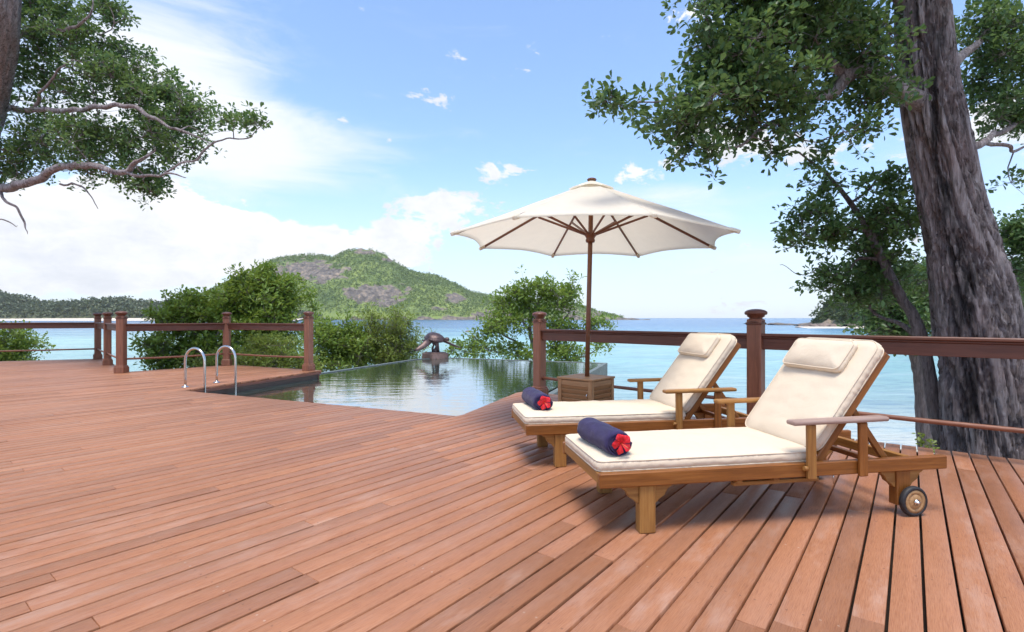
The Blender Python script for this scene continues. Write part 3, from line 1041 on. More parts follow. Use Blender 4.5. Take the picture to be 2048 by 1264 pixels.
for v in bm.verts:
    x, y, z = v.co
    taper = 1.0 - 0.22 * max(0, -x) ** 1.5
    zz = z * (0.20 if z > 0 else 0.10)
    ridge = 0.015 * max(0, 1 - abs(y) * 5) * (z > 0)
    cell = 0.006 * noise.cell(Vector((x * 3.5, y * 3, 0))) if z > 0.05 else 0
    rim = 0.035 * max(0, 1 - abs(z) * 5)
    v.co = Vector((x * (0.34 + rim), y * (0.29 + rim) * taper, zz + ridge + cell))
me = bpy.data.meshes.new('shell'); bm.to_mesh(me); bm.free()
me.polygons.foreach_set('use_smooth', np.ones(len(me.polygons), bool))
sh = link('shell', me, 'bronze', tu)
sh.location = (-0.02, 0, 0.60)
sh.rotation_euler = (R(4), R(10), R(-22))


def blade(name, pts, wds, th, parent, roll=50):
    """flat tapering flipper along a curve"""
    b = MB()
    k = len(pts)
    rings = []
    for i, (p, wd) in enumerate(zip(pts, wds)):
        p = Vector(p)
        tg = (Vector(pts[min(i + 1, k - 1)]) - Vector(pts[max(0, i - 1)])).normalized()
        sd2 = tg.cross(Vector((0, 0, 1))).normalized()
        up2 = sd2.cross(tg)
        sd2, up2 = sd2 * math.cos(R(roll)) + up2 * math.sin(R(roll)), up2 * math.cos(R(roll)) - sd2 * math.sin(R(roll))
        rings.append([b.bm.verts.new(p + sd2 * wd * math.cos(a) + up2 * th * math.sin(a)) for a in [2 * math.pi * j / 10 for j in range(10)]])
    for r0, r1 in zip(rings[:-1], rings[1:]):
        for j in range(10):
            b.bm.faces.new((r0[j], r0[(j + 1) % 10], r1[(j + 1) % 10], r1[j])).smooth = True
    b.bm.faces.new(list(reversed(rings[0]))); b.bm.faces.new(rings[-1])
    return b.build(name, 'bronze', parent)


blade('flipper', [(-0.10, -0.22, 0.58), (-0.20, -0.36, 0.50), (-0.32, -0.47, 0.40), (-0.44, -0.54, 0.32), (-0.56, -0.60, 0.27)], [0.08, 0.105, 0.095, 0.07, 0.012], 0.024, tu)
blade('flipper', [(0.24, -0.10, 0.56), (0.38, -0.16, 0.51), (0.52, -0.2, 0.45), (0.68, -0.22, 0.39), (0.84, -0.24, 0.33)], [0.06, 0.065, 0.05, 0.035, 0.010], 0.02, tu)
blade('flipper', [(-0.24, 0.12, 0.58), (-0.36, 0.20, 0.56), (-0.46, 0.26, 0.54)], [0.05, 0.05, 0.012], 0.016, tu)
blade('flipper', [(0.10, 0.26, 0.60), (0.20, 0.42, 0.55), (0.30, 0.60, 0.46)], [0.06, 0.06, 0.012], 0.016, tu)
b = MB()
b.tube([(0.24, -0.06, 0.58), (0.32, -0.09, 0.59), (0.38, -0.11, 0.60), (0.43, -0.125, 0.595), (0.455, -0.132, 0.585)], [0.05, 0.055, 0.066, 0.055, 0.02], 12)
b.build('head', 'bronze', tu)

# ================================================================== LOUNGERS
def cushion(L, Wd, T, name, m, parent, crown=0.010, nx=60, ny=26, rc=0.05, pleat=0.0, seed=0.0, edge=0.012):
    """box cushion, lower corner at the origin, rounded in plan, softly puffed"""
    bm = bmesh.new()
    uvl = bm.loops.layers.uv.new('UVMap')

    def plan(a, c, grow=0.0):
        x, y = a * L, c * Wd
        cx, cy = min(max(x, rc), L - rc), min(max(y, rc), Wd - rc)
        d = Vector((x - cx, y - cy))
        if abs(d.x) > 1e-9 and abs(d.y) > 1e-9:
            mx = max(abs(d.x), abs(d.y))
            d = d.normalized() * mx
        return Vector((cx + d.x, cy + d.y)), 0

    def wr(x, y, z):
        return noise.noise(Vector((x * 5 + seed, y * 5, z * 9))) * 0.006 + noise.noise(Vector((x * 15 + seed, y * 7, z * 20))) * 0.0032 + abs(noise.noise(Vector((x * 9 + y * 5 + seed, y * 3 - x, z)))) * 0.004

    def sheet_(top):
        g = []
        for i in range(nx + 1):
            row = []
            for j in range(ny + 1):
                a, c = i / nx, j / ny
                a = 0.5 - 0.5 * math.cos(math.pi * a) * 0.35 + (a - 0.5) * 0.65 + 0.0
                c = 0.5 - 0.5 * math.cos(math.pi * c) * 0.35 + (c - 0.5) * 0.65
                p, _ = plan(a, c)
                ea, ec = min(a, 1 - a) * L, min(c, 1 - c) * Wd
                e = min(ea, ec)
                f = 1 - math.exp(-e / 0.035)
                if top:
                    z = T - edge * (1 - f) + crown * f * (0.4 + 0.6 * math.sin(math.pi * c)) + wr(p.x, p.y, 1) * (0.3 + f)
                else:
                    z = 0.004 * (1 - f)
                row.append(bm.verts.new((p.x, p.y, z)))
            g.append(row)
        for i in range(nx):
            for j in range(ny):
                vs = (g[i][j], g[i + 1][j], g[i + 1][j + 1], g[i][j + 1])
                f = bm.faces.new(vs if top else tuple(reversed(vs)))
                f.smooth = True
        return g
    tp, bt = sheet_(True), sheet_(False)

    def ring(g):
        return [g[i][0] for i in range(nx)] + [g[nx][j] for j in range(ny)] + [g[i][ny] for i in range(nx, 0, -1)] + [g[0][j] for j in range(ny, 0, -1)]
    rt, rb = ring(tp), ring(bt)
    k = len(rt)
    c0 = Vector((L / 2, Wd / 2, 0))
    lev = [rb]
    for q in (0.25, 0.5, 0.75):
        row = []
        for i in range(k):
            p = rb[i].co.lerp(rt[i].co, q)
            tg = (rt[(i + 1) % k].co - rt[i - 1].co)
            o = Vector((tg.y, -tg.x, 0)).normalized()
            bul = 0.009 * math.sin(math.pi * q)
            bul += pleat * noise.noise(Vector((p.x * 62 + seed, p.y * 62, q * 2.5)))
            row.append(bm.verts.new(p + o * bul))
        lev.append(row)
    lev.append(rt)
    for r0, r1 in zip(lev[:-1], lev[1:]):
        for i in range(k):
            f = bm.faces.new((r0[i], r0[(i + 1) % k], r1[(i + 1) % k], r1[i]))
            f.smooth = True
    me = bpy.data.meshes.new(name)
    top_line = [v.co.copy() for v in rt]
    low_line = [v.co.copy() for v in rb]
    bm.to_mesh(me); bm.free()
    o = link(name, me, m, parent)
    for ln in (top_line, low_line):
        b = MB()
        b.tube([p + (p - c0 - Vector((0, 0, T / 2))).normalized() * 0.002 for p in ln[::2]], 0.0042, 6, closed=True)
        b.build('piping', m, o)
    return o


def frame_at(o, origin, xdir, zdir):
    x = Vector(xdir).normalized(); z = Vector(zdir).normalized(); y = z.cross(x)
    o.matrix_local = Matrix.Translation(Vector(origin)) @ Matrix((x, y, z)).transposed().to_4x4()


LL, LWd = 2.06, 0.70
BA = R(52.5)
bd_ = Vector((math.cos(BA), 0, math.sin(BA)))
bn_ = Vector((-math.sin(BA), 0, math.cos(BA)))


def gusset(x, s, y):
    """curved bracket beside a leg, s = +1 towards the head end"""
    poly = [(0, 0), (0.098, 0), (0.094, -0.014), (0.074, -0.026), (0.064, -0.040), (0.056, -0.058), (0.040, -0.068), (0.024, -0.078), (0.014, -0.092), (0, -0.098)]
    mw = Matrix.Translation((x, y, 0.246)) @ Matrix(((s, 0, 0, 0), (0, 0, 1, 0), (0, 1, 0, 0), (0, 0, 0, 1)))
    b = MB()
    b.prism(poly, 0.032, mw, 0.002)
    bmesh.ops.recalc_face_normals(b.bm, faces=b.bm.faces[:])
    return b


def make_lounger():
    t = thing('sun_lounger', '', 'sun lounger')
    for y in (0.0185, LWd - 0.0185):
        b = MB(); b.beam((0, y, 0.283), (LL, y, 0.283), 0.037, 0.074, 0.005); b.build('side_rail', 'teak', t)
    for x, z in ((0.02, 0.288), (1.90, 0.272)):
        b = MB(); b.beam((x, 0.0375, z), (x, LWd - 0.0375, z), 0.036, 0.056, 0.004); b.build('cross_rail', 'teak_gold', t)
    for k in range(11):
        x = 0.09 + k * 0.108
        b = MB(); b.beam((x, 0.038, 0.306), (x, LWd - 0.038, 0.306), 0.062, 0.016, 0.003); b.build('slat', 'teak_gold', t)
    # foot-end legs with brackets
    for y in (0.045, LWd - 0.045):
        b = MB(); b.box((0.262, y, 0.123), (0.086, 0.062, 0.246), bev=0.005, along=2); lg = b.build('leg', 'teak_gold', t)
        gusset(0.219, -1, y - 0.016).build('bracket', 'teak_gold', lg)
        gusset(0.305, 1, y - 0.016).build('bracket', 'teak_gold', lg)
    # head-end legs with wheels
    for y, s in ((0.045, -1), (LWd - 0.045, 1)):
        b = MB(); b.box((1.79, y, 0.148), (0.088, 0.060, 0.196), bev=0.005, along=2); lg = b.build('leg', 'teak', t)
        gusset(1.746, -1, y - 0.016).build('bracket', 'teak_gold', lg)
        gusset(1.834, 1, y - 0.016).build('bracket', 'teak_gold', lg)
        mw = Matrix.Translation((1.815, y + s * 0.060, 0.083)) @ Vector((0, s, 0)).to_track_quat('Z', 'Y').to_matrix().to_4x4()
        b = MB()
        b.lathe([(0.062, -0.014), (0.0655, 0.014), (0.046, 0.0155), (0.044, 0.0125), (0.040, 0.0125), (0.038, 0.0155), (0.018, 0.0165)], n=32, mw=mw)
        wh = b.build('wheel', 'wheel_wood', t)
        b = MB()
        b.lathe([(0.064, -0.017), (0.077, -0.016), (0.0825, -0.009), (0.083, 0.0), (0.0825, 0.009), (0.077, 0.016), (0.066, 0.0165), (0.064, 0.012)], n=40, mw=mw)
        b.build('tyre', 'rubber', wh)
        b = MB()
        b.lathe([(0.016, 0.018), (0.016, 0.024), (0.009, 0.026), (0.009, 0.034), (0.004, 0.038)], n=16, mw=mw)
        b.build('hub_cap', 'steel', wh)
    # sliding tray bars under the seat and the prop bar
    for x in (0.80, 1.02, 1.24):
        b = MB(); b.beam((x, 0.05, 0.228), (x, LWd - 0.05, 0.228), 0.035, 0.024, 0.003); b.build('under_bar', 'teak_gold', t)
    b = MB(); b.beam((0.78, 0.09, 0.204), (1.30, 0.09, 0.204), 0.03, 0.022, 0.003); b.build('under_bar', 'teak_gold', t)
    b = MB(); b.tube([(1.375, 0.06, 0.25), (1.375, 0.055, 0.18)], 0.0035, 6); b.build('locking_pin', 'steel', t)
    for y in (0.075, LWd - 0.075):
        b = MB(); b.beam((1.50, y, 0.60), (1.74, y, 0.27), 0.022, 0.036, 0.003); b.build('prop', 'teak', t)
    b = MB(); b.beam((1.735, 0.04, 0.262), (1.735, LWd - 0.04, 0.262), 0.03, 0.03, 0.003); b.build('cross_rail', 'teak', t)
    # backrest frame
    p0 = Vector((1.245, 0, 0.285))
    bk = None
    for y in (0.058, LWd - 0.058):
        b = MB(); a = p0 + Vector((0, y, 0)); b.beam(a, a + bd_ * 0.77, 0.034, 0.044, 0.005, up=bn_); s_ = b.build('back_stile', 'teak', t)
    for k in range(8):
        a = p0 + bd_ * (0.06 + k * 0.098) + bn_ * 0.012
        b = MB(); b.beam(a + Vector((0, 0.075, 0)), a + Vector((0, LWd - 0.075, 0)), 0.058, 0.014, 0.003, up=bn_); b.build('slat', 'teak_gold', t)
    # arms
    for y, s in ((0.0, -1), (LWd, 1)):
        for x in (1.178, 1.495):
            b = MB()
            b.beam((x, y + s * 0.0145, 0.238), (x - 0.004, y + s * 0.0145, 0.532), 0.052, 0.026, 0.006, up=(0, 1, 0))
            b.build('arm_post', 'teak_gold' if x < 1.3 else 'teak', t)
        b = MB()
        b.box((1.35, y + s * 0.004, 0.545), (0.585, 0.068, 0.026), Euler((0, R(-0.6), 0)).to_quaternion(), bev=0.010, seg=2)
        b.build('armrest', 'teak_gold', t)
        b = MB(); b.tube([(1.128, y + s * 0.02, 0.30), (1.150, y + s * 0.02, 0.298)], 0.012, 10); b.build('peg', 'teak_gold', t)
    # cushions
    c = cushion(1.262, 0.625, 0.064, 'seat_cushion', 'cushion', t, 0.012, 90, 36, 0.045, 0.007, 1.0)
    c.location = (0.004, 0.0375, 0.318)
    c = cushion(0.735, 0.615, 0.066, 'back_cushion', 'cushion', t, 0.016, 60, 30, 0.07, 0.010, 4.0)
    frame_at(c, p0 + Vector((0, 0.0425, 0)) + bd_ * 0.065 + bn_ * 0.024, bd_, bn_)
    c = cushion(0.200, 0.460, 0.064, 'head_pillow', 'cushion', t, 0.016, 28, 36, 0.03, 0.004, 8.0, 0.02)
    frame_at(c, p0 + Vector((0, 0.14, 0)) + bd_ * 0.550 + bn_ * 0.094, bd_, bn_)
    b = MB()
    a = p0 + Vector((0, 0.225, 0))
    b.tube([a + bd_ * 0.66 + bn_ * 0.110, a + bd_ * 0.79 + bn_ * 0.101, a + bd_ * 0.808 + bn_ * 0.060, a + bd_ * 0.80 + bn_ * 0.01], 0.0035, 6)
    b.build('strap', 'cushion', t)
    return t


lo1 = make_lounger()
lo2 = copy_tree(lo1)
for o, x, y, a, lb in ((lo1, 0.438, 2.567, 9.8, 'teak sun lounger nearest the camera with cream cushions and a greyed armrest'),
                       (lo2, 0.104, 3.737, 9.0, 'teak sun lounger with cream cushions standing behind the other, nearer the umbrella')):
    o.location = (x, y, 0)
    o.rotation_euler = (0, 0, R(a))
    tag(o, lb, group='sun loungers on the deck')
for ch in lo1.children:
    if ch.name.split('.')[0] == 'armrest' and ch.data.vertices[0].co.y < 0.3:
        ch.data = ch.data.copy()
        ch.data.materials[0] = M['teak_grey']
        ch['label'] = 'weathered grey armrest'


# ---- rolled towels and hibiscus flowers
def make_towel(end, back, r, label, flabel):
    end, back = Vector(end), Vector(back)
    ax = (end - back); L = ax.length
    rz = math.atan2(ax.y, ax.x)
    t = thing('rolled_towel', label, 'towel', (back.x, back.y, back.z - r), rz, 'rolled towels on the loungers')
    bm = bmesh.new()
    bm.loops.layers.uv.new('UVMap')
    turns, th, n = 4.2, 0.0145, 200
    na = 26
    inner, outer = [], []
    for k in range(n + 1):
        a = 2 * math.pi * turns * k / n - math.pi * 0.40
        rad = 0.012 + (r - 0.012 - th) * k / n
        inner.append((a, rad)); outer.append((a, rad + th * 0.93))
    prof = inner + outer[::-1]
    rings = []
    for q in range(na + 1):
        f = q / na
        e = min(f, 1 - f) * L
        puff = -0.007 * math.exp(-e / 0.010)
        row = []
        for k, (a, rad) in enumerate(prof):
            rr = rad + (puff if k > n and rad > r - 0.02 else 0)
            rr += 0.0042 * noise.noise(Vector((math.cos(a) * 3, math.sin(a) * 3, f * 6 + r * 50)))
            yy, zz = rr * math.cos(a), rr * math.sin(a)
            zz = zz * 0.95 if zz > -r * 0.80 else -r * 0.78
            off = 0.004 * math.sin(a * 1.7 + rad * 90) * (1 if f in (0, 1) else 0)
            row.append(bm.verts.new((f * L + off, yy * 1.02, r + zz - r * 0.20)))
        rings.append(row)
    m_ = len(prof)
    for r0, r1 in zip(rings[:-1], rings[1:]):
        for k in range(m_):
            bm.faces.new((r0[k], r1[k], r1[(k + 1) % m_], r0[(k + 1) % m_])).smooth = True
    for row, fl in ((rings[0], False), (rings[-1], True)):
        for k in range(n):
            q4 = (row[k], row[k + 1], row[m_ - 2 - k], row[m_ - 1 - k])
            bm.faces.new(q4 if fl else tuple(reversed(q4)))
    bmesh.ops.recalc_face_normals(bm, faces=bm.faces[:])
    me = bpy.data.meshes.new('roll'); bm.to_mesh(me); bm.free()
    link('roll', me, 'towel', t)
    fl = thing('hibiscus_flower', flabel, 'flower', end + Vector((math.cos(rz), math.sin(rz), 0)) * 0.012 + Vector((0, 0, -r * 0.15)), rz, 'red hibiscus flowers in the towels')
    for k in range(5):
        bm = bmesh.new()
        g = []
        for i in range(11):
            f = i / 10
            row = []
            wd = 0.004 + 0.0255 * f ** 1.1 * (1 - max(0, (f - 0.72) / 0.28) ** 2.4 * 0.62)
            for j in range(9):
                s = j / 4 - 1
                ruf = (0.0022 * math.sin(s * 5.5 + k * 1.3) + 0.0015 * math.sin(s * 11 + k * 2.1)) * f * f
                x = 0.003 + 0.016 * math.sin(f * 1.9) - 0.006 * f * f * f + ruf + 0.005 * s * f
                rad_ = 0.004 + 0.052 * f - 0.010 * s * s * f + 0.002 * math.sin(s * 13 + k) * f * f
                row.append(bm.verts.new((x, s * wd, rad_)))
            g.append(row)
        for i in range(10):
            for j in range(8):
                bm.faces.new((g[i][j], g[i][j + 1], g[i + 1][j + 1], g[i + 1][j])).smooth = True
        bm.transform(Matrix.Rotation(R(72) * k + 0.35 + 0.06 * math.sin(k * 5), 4, 'X'))
        me = bpy.data.meshes.new('petal'); bm.to_mesh(me); bm.free()
        link('petal', me, 'flower', fl)
    b = MB()
    b.tube([(0.0, 0, 0), (0.03, 0.004, -0.004), (0.055, 0.012, -0.012)], [0.004, 0.003, 0.0045], 8)
    b.build('stamen', 'stamen', fl)


Z0 = 0.394
make_towel((0.555, 2.655, Z0 + 0.074), (0.448, 3.045, Z0 + 0.074), 0.080, 'rolled navy blue towel on the foot of the nearest lounger', 'red hibiscus tucked into the towel on the nearest lounger')
make_towel((0.242, 3.94, Z0 + 0.074), (0.150, 4.36, Z0 + 0.074), 0.082, 'rolled navy blue towel on the foot of the lounger further back', 'red hibiscus tucked into the towel on the lounger further back')

# ================================================================== UMBRELLA AND ITS CABINET
cab = thing('umbrella_cabinet', 'square teak cabinet with louvred sides holding the umbrella pole', 'cabinet', (0.772, 5.372, 0), R(47.5))
CS, CHt = 0.42, 0.49
for sx in (-1, 1):
    for sy in (-1, 1):
        b = MB(); b.box((sx * (CS / 2 - 0.022), sy * (CS / 2 - 0.022), 0.235), (0.044, 0.044, 0.47), bev=0.004, along=2); b.build('corner_post', 'cabinet', cab)
for i in range(4):
    q = Euler((0, 0, R(90 * i))).to_quaternion()
    for z, h in ((0.437, 0.056), (0.06, 0.06)):
        b = MB(); b.box(q @ Vector((0, -CS / 2 + 0.016, z)), (CS - 0.09, 0.024, h), q, bev=0.003); b.build('panel_rail', 'cabinet', cab)
    for k in range(7):
        b = MB()
        b.box(q @ Vector((0, -CS / 2 + 0.022, 0.112 + k * 0.047)), (CS - 0.088, 0.010, 0.052), q @ Euler((R(24), 0, 0)).to_quaternion(), bev=0.002)
        b.build('louvre', 'cabinet', cab)
    b = MB(); b.box(q @ Vector((0, -CS / 2 + 0.040, 0.25)), (CS - 0.09, 0.006, 0.34), q, bev=0); b.build('back_panel', 'underside', cab)
b = MB()
for k in range(5):
    b.box(((k - 2) * 0.087, 0, CHt - 0.009), (0.0855, 0.436, 0.020), bev=0.003, along=1)
b.build('top', 'cabinet', cab)
b = MB()
b.tube([(-0.216, -0.165, 0.30), (-0.232, -0.165, 0.31), (-0.236, -0.165, 0.325), (-0.232, -0.165, 0.34), (-0.216, -0.165, 0.35)], 0.005, 8)
b.build('handle', 'steel', cab)

um = thing('umbrella', 'open cream canvas parasol with wooden pole and ribs behind the loungers', 'umbrella', (0.772, 5.38, 0))
um.rotation_euler = (R(0.3), R(1.25), R(-33.7))
# tilt is meant in world axes: compose explicitly
um.rotation_euler = (Euler((R(0.2), R(1.35), 0)).to_matrix() @ Euler((0, 0, R(-33.7))).to_matrix()).to_euler()
b = MB(); b.tube([(0, 0, 0.10), (0, 0, 1.2), (0, 0, 2.50)], 0.0245, 20); b.build('pole', 'pole', um)
AP, TZ, TR = 2.50, 1.892, 1.44
b = MB(); b.lathe([(0.03, AP + 0.02), (0.046, AP + 0.034), (0.050, AP + 0.044), (0.044, AP + 0.052), (0.026, AP + 0.060), (0.010, AP + 0.063)], n=20); b.build('finial', 'pole', um)


def ribp(r, k, dz=0.0):
    a = R(45) * k
    z = AP + (TZ - AP) * (r / TR)
    return Vector((r * math.cos(a), r * math.sin(a), z + dz))


for k in range(8):
    bm = bmesh.new()
    g = []
    for i in range(19):
        f = i / 18
        row = []
        for j in range(15):
            s = j / 14
            e = math.sin(math.pi * s)
            r = 0.035 + (TR - 0.035) * f
            r *= 1 - 0.052 * e * f ** 3
            p = ribp(r, k, 0.018).lerp(ribp(r, k + 1, 0.018), s)
            p.z -= 0.018 * e * f * (1.2 - f) * 2
            p.z += 0.003 * noise.noise(p * 4)
            row.append(bm.verts.new(p))
        g.append(row)
    row = []
    for j in range(15):                                        # hem turned under
        row.append(bm.verts.new(g[-1][j].co + Vector((0, 0, -0.012)) - Vector((g[-1][j].co.x, g[-1][j].co.y, 0)).normalized() * 0.004))
    g.append(row)
    for i in range(19):
        for j in range(14):
            bm.faces.new((g[i][j], g[i + 1][j], g[i + 1][j + 1], g[i][j + 1])).smooth = True
    me = bpy.data.meshes.new('canopy_panel'); bm.to_mesh(me); bm.free()
    link('canopy_panel', me, 'canopy', um)
    # rib, strut, pocket
    b = MB(); b.beam(ribp(0.05, k, -0.008), ribp(TR - 0.015, k, 0.004), 0.018, 0.026, 0.004); rb = b.build('rib', 'pole', um)
    b = MB(); b.beam(ribp(TR - 0.075, k, 0.004), ribp(TR + 0.012, k, 0.008), 0.036, 0.038, 0.008); b.build('pocket', 'canopy', rb)
    st0 = Vector((0.035 * math.cos(R(45) * k), 0.035 * math.sin(R(45) * k), 1.965))
    b = MB(); b.beam(st0, ribp(0.64, k, -0.022), 0.016, 0.024, 0.004); b.build('strut', 'pole', um)
bm = bmesh.new()
for k in range(8):
    g = []
    for i in range(7):
        f = i / 6
        row = []
        for j in range(9):
            s = j / 8
            r = (0.03 + 0.225 * f) * (1 - 0.05 * math.sin(math.pi * s) * f)
            p = ribp(r, k, 0.040 - 0.006 * f).lerp(ribp(r, k + 1, 0.040 - 0.006 * f), s)
            p.z += 0.012 * math.sin(math.pi * s) * f
            row.append(bm.verts.new(p))
        g.append(row)
    for i in range(6):
        for j in range(8):
            bm.faces.new((g[i][j], g[i + 1][j], g[i + 1][j + 1], g[i][j + 1])).smooth = True
bmesh.ops.remove_doubles(bm, verts=bm.verts[:], dist=0.0005)
me = bpy.data.meshes.new('vent_cap'); bm.to_mesh(me); bm.free()
link('vent_cap', me, 'canopy', um)
b = MB(); b.lathe([(0.028, 1.885), (0.044, 1.89), (0.050, 1.91), (0.042, 1.93), (0.050, 1.945), (0.066, 1.965), (0.062, 1.985), (0.03, 1.99)], n=24); b.build('runner', 'pole', um)
b = MB(); b.lathe([(0.028, 2.40), (0.060, 2.41), (0.062, 2.46), (0.03, 2.475)], n=24); b.build('hub', 'pole', um)

# ================================================================== TREES AND SHRUBS
def crom(pts, n):
    """Catmull-Rom through points that may carry extra columns"""
    A = np.asarray(pts, float)
    A = np.vstack([2 * A[0] - A[1], A, 2 * A[-1] - A[-2]])
    out = []
    for i in range(1, len(A) - 2):
        for k in range(n):
            t = k / n
            p0, p1, p2, p3 = A[i - 1:i + 3]
            out.append(0.5 * (2 * p1 + (p2 - p0) * t + (2 * p0 - 5 * p1 + 4 * p2 - p3) * t * t + (3 * p1 - p0 - 3 * p2 + p3) * t ** 3))
    out.append(A[-2])
    return np.array(out)


def limb_path(px, n=6, jit=0.0, seed=0):
    """px: (u, v, distance, radius) -> rows of x, y, z, r"""
    rows_ = [(*at(u, v, d), r) for u, v, d, r in px]
    P_ = crom(rows_, n)
    if jit:
        for i in range(1, len(P_) - 1):
            q = Vector(P_[i][:3]) * 3.1 + Vector((seed, 0, 0))
            P_[i][:3] += np.array(noise.noise_vector(q)) * jit
    P_[:, 3] = np.maximum(P_[:, 3], 0.002)
    return P_


def bark_tube(name, path, n, amp, m, parent, stain=None, twist=0.0, freq=6.0):
    """trunk or limb with ridged bark in its surface"""
    k = len(path)
    th = np.linspace(0, 2 * math.pi, n, endpoint=False)
    V = np.zeros((k, n, 3))
    ST = np.zeros((k, n))
    prev = Vector((1, 0.05, 0))
    acc = 0.0
    for i in range(k):
        p = Vector(path[i][:3])
        tg = (Vector(path[min(i + 1, k - 1)][:3]) - Vector(path[max(i - 1, 0)][:3])).normalized()
        a = (prev - tg * prev.dot(tg))
        a = a.normalized() if a.length > 1e-4 else tg.orthogonal().normalized()
        prev = a
        b = tg.cross(a)
        r = path[i][3]
        if i:
            acc += (p - Vector(path[i - 1][:3])).length
        for j, t_ in enumerate(th):
            t2 = t_ + twist * acc
            c, s = math.cos(t2) * r, math.sin(t2) * r
            rid = noise.fractal(Vector((c * freq * 2.2, s * freq * 2.2, acc * freq * 0.15)), 0.7, 2.15, 6)
            ridge = min(1.0, abs(rid) * 2.4) ** 0.7 - 0.55
            lump = noise.noise(Vector((c * 2.2, s * 2.2, acc * 0.8 + 3)))
            rr = r + amp * ridge + r * 0.10 * lump
            V[i, j] = p + (a * math.cos(t_) + b * math.sin(t_)) * rr
            if stain:
                ST[i, j] = stain(i / k, t_, Vector(V[i, j]) + parent.location)
    VV = V.reshape(-1, 3)
    i = np.arange((k - 1) * n)
    j = i % n
    Q = np.stack([i, i - j + (j + 1) % n, i - j + (j + 1) % n + n, i + n], 1)
    me = quads_mesh(name, VV, Q)
    at_ = me.attributes.new('stain', 'FLOAT', 'POINT')
    at_.data.foreach_set('value', ST.ravel().astype(np.float32))
    me.polygons.foreach_set('use_smooth', np.ones(len(me.polygons), bool))
    return link(name, me, m, parent)


def twig_mesh(name, A, B, ra, rb, m, parent):
    """thin three-sided sticks from A to B"""
    A, B = np.asarray(A, float), np.asarray(B, float)
    d = B - A
    d /= np.linalg.norm(d, axis=1, keepdims=True) + 1e-9
    s = np.cross(d, np.array([0.31, 0.2, 0.93]))
    s /= np.linalg.norm(s, axis=1, keepdims=True) + 1e-9
    t_ = np.cross(d, s)
    ra, rb = np.reshape(ra, (-1, 1)), np.reshape(rb, (-1, 1))
    ring = []
    for base, r in ((A, ra), (B, rb)):
        for k in range(3):
            a = 2 * math.pi * k / 3
            ring.append(base + (s * math.cos(a) + t_ * math.sin(a)) * r)
    V = np.stack(ring, 1).reshape(-1, 3)
    i = np.arange(len(A)) * 6
    Q = np.concatenate([np.stack([i + k, i + (k + 1) % 3, i + 3 + (k + 1) % 3, i + 3 + k], 1) for k in range(3)])
    me = quads_mesh(name, V, Q)
    o = link(name, me, m, parent)
    o['kind'] = 'stuff'
    return o


